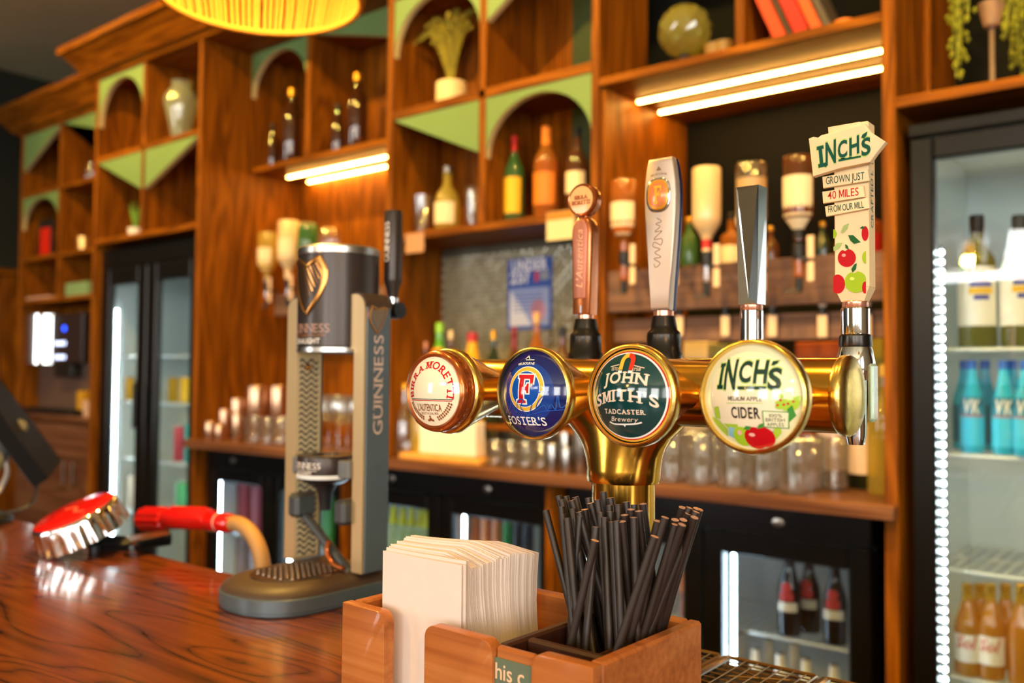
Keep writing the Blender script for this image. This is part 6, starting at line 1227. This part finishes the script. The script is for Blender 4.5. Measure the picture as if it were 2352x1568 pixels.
# middle cooler
xm1, xm2, xm3 = -2.344, at(1008, 1200, Y=CY).x, -1.488
cooler('black bottle cooler under the worktop behind the napkins', xm1, xm3, [(xm1+.003, xm2-.003), (xm2+.003, xm3-.003)], [(xm2+.062, -.8, -.13, 0), (xm1+.062, -.8, -.13, 0)], (at(900, 1116, Y=CY).x, at(1120, 1146, Y=CY).x), (-.335, -.62))
for px, yt in ((905, 1158), (926, 1160), (946, 1162), (966, 1164), (980, 1168)):
    p = at(px, yt, Y=CY+.11); bottle('pale green bottle with yellow top in the middle cooler, left door', (p.x, p.y, -.3344), p.z+.334, .022, 'beer', tint('pale_green', (.75, .85, .55), .06, .5), None, cap=mat('cap_lemon', '#e8e010', .4), neck=(mat('cap_lemon'), .66, .95), group='yellow-topped bottles in the middle cooler')
for i, (px, yt, c_) in enumerate(((1065, 1175, '#e08a5a'), (1092, 1178, '#e08a5a'), (1118, 1182, '#e08a5a'), (1144, 1186, '#e08a5a'), (1168, 1196, '#2a9a5a'), (1192, 1195, '#2c3a4a'), (1214, 1200, '#2c3a4a'))):
    p = at(px, yt, Y=CY+.10); t = thing('drink_can', {'#e08a5a': 'peach can in the row behind the napkins', '#2a9a5a': 'green can beside the peach ones behind the napkins', '#2c3a4a': 'dark can at the right of the row behind the napkins'}[c_], 'can', (p.x, p.y, -.3344), 0, 'cans in the middle cooler'); h = p.z+.334
    B().lathe([(0, 0), (.014, 0), (.0165, .006), (.0165, h-.012), (.014, h-.002)], 18).ob('can_body', mat('can_'+c_[1:], c_, .35, .2), t); B().lathe([(.014, h-.002), (.0135, h), (.012, h-.004), (0, h-.004)], 18).ob('lid', CS, t)
# left cooler
xq0, xq1, xq2 = XA1+.004, -2.794, -2.376
cooler('black bottle cooler under the worktop left of the stout font', max(xq0, XA1+.004), xq2, [(xq0+.003, xq1-.003), (xq1+.003, xq2-.003)], [(at(505, 1200, Y=CY+.05).x, -.8, -.13, 0), (xq1+.062, -.8, -.13, 0)], (at(535, 1075, Y=CY).x,), (-.345, -.63))
for px, yt, w_, z, c_, l in ((553, 1098, 34, -.345, '#c85a6a', 'pink-topped carton in the left cooler'), (585, 1102, 32, -.345, '#b04a5c', 'dark pink carton beside it in the left cooler'), (548, 1165, 34, -.63, '#b8a8b0', 'grey-lilac carton low in the left cooler'), (582, 1172, 34, -.63, '#a898a4', 'second grey-lilac carton low in the left cooler'), (750, 1135, 40, -.345, '#3a9a2c', 'green bottle-shaped carton behind the stout font')):
    p = at(px, yt, Y=CY+.12); d = (p-EYE).dot(Fw); r = w_/2/FPX*d; tag(B().box(-r*.9, r*.9, 0, 2*r, 0, min(p.z-z-.0006, .255), .006).ob('drink_carton', mat('can_'+c_[1:], c_, .5), None, (p.x, p.y, z+.0006)), l, 'carton')
# ---- coffee corner at the far left
zq = at(130, 952, Y=Y1+.02).z
co = thing('coffee_cabinet', 'walnut base cabinet carrying the coffee machine at far left', 'cabinet', ((XF0+XF1)/2, Y1, ZF)); hw = (XF1-XF0)/2-.002
B().box(-hw, hw, -.012, Y2-Y1-.015, zq-ZF-.03, zq-ZF, .003).ob('worktop', WTOP, co); B().box(-hw, hw, .02, Y2-Y1-.015, .002, zq-ZF-.031).ob('carcass', WV, co)
for i in (-1, 1):
    d_ = B().box(min(i*hw, i*.003), max(i*hw, i*.003), .002, .0195, .06, zq-ZF-.04, .003).ob('cabinet_door', WTOP, co); B().box(i*.05-.006, i*.05+.006, -.016, -.006, .75, .87, .002).cyl((i*.05, -.008, .77), (i*.05, .003, .77), .004, 8).cyl((i*.05, -.008, .85), (i*.05, .003, .85), .004, 8).ob('handle', STEEL, d_)
Ym = Y1+.05; cx0, cx1 = max(at(62, 800, Y=Ym).x, XF0+.012), at(196, 800, Y=Ym).x; ztop = at(130, 722, Y=Ym).z; zhd = at(130, 835, Y=Ym).z
cm = thing('coffee_machine', 'bean-to-cup coffee machine with lit buttons at far left', 'coffee machine', ((cx0+cx1)/2, Ym, zq+.0006)); W2 = (cx1-cx0)/2; hh = ztop-zq
B().box(-W2, W2, .06, .175, 0, hh, .006).ob('body', mat('taupe_steel', '#8a7468', .4, .6), cm); B().box(-W2*.1, W2*.95, -.01, .0595, zhd-zq, hh, .006).ob('button_head', mat('smoked_plastic', '#2a2228', .25), cm)
B().lathe([(0, 0), (W2*.42, 0), (W2*.42, hh-(zhd-zq)), (0, hh-(zhd-zq))], 24, (-W2*.55, .058, zhd-zq)).ob('chrome_cover', CHROME, cm)
for r_ in range(2):
    for k in range(4): B().lathe([(0, 0), (.011, 0), (.009, -.003), (0, -.003)][::-1], 12, (W2*.02+k*.032+.02, -.0105, zhd-zq+.035+.075*r_), 'y').ob('button', glow('button_white', '#cfd8ff', 3), cm)
B().lathe([(0, 0), (.014, 0), (.011, -.003), (0, -.003)][::-1], 14, (W2*.35, -.0105, zhd-zq+.19), 'y').ob('power_light', glow('button_blue', '#2050ff', 4), cm)
B().box(-W2*.05, W2*.55, 0, .0595, zhd-zq-.075, zhd-zq-.002, .006).ob('spout', DARKP, cm); B().box(-W2*.9, W2*.9, -.05, .0595, 0, .03, .004).ob('drip_tray', DARKP, cm)
B().box(W2*.75, W2*.93, .0, .0595, .03, .13, .003).ob('yellow_panel', mat('can_e0a820', '#e0a820', .4), cm)
tag(B().lathe([(0, 0), (.030, 0), (.042, .085), (.038, .085), (.027, .006), (0, .006)], 20).ob('paper_cup', mat('cup_tan', '#d0a888', .6), None, (at(188, 960, Y=Y1+.0).x, Y1+.04, zq+.0006), ang=50), 'tan paper cup beside the coffee machine', 'cup')
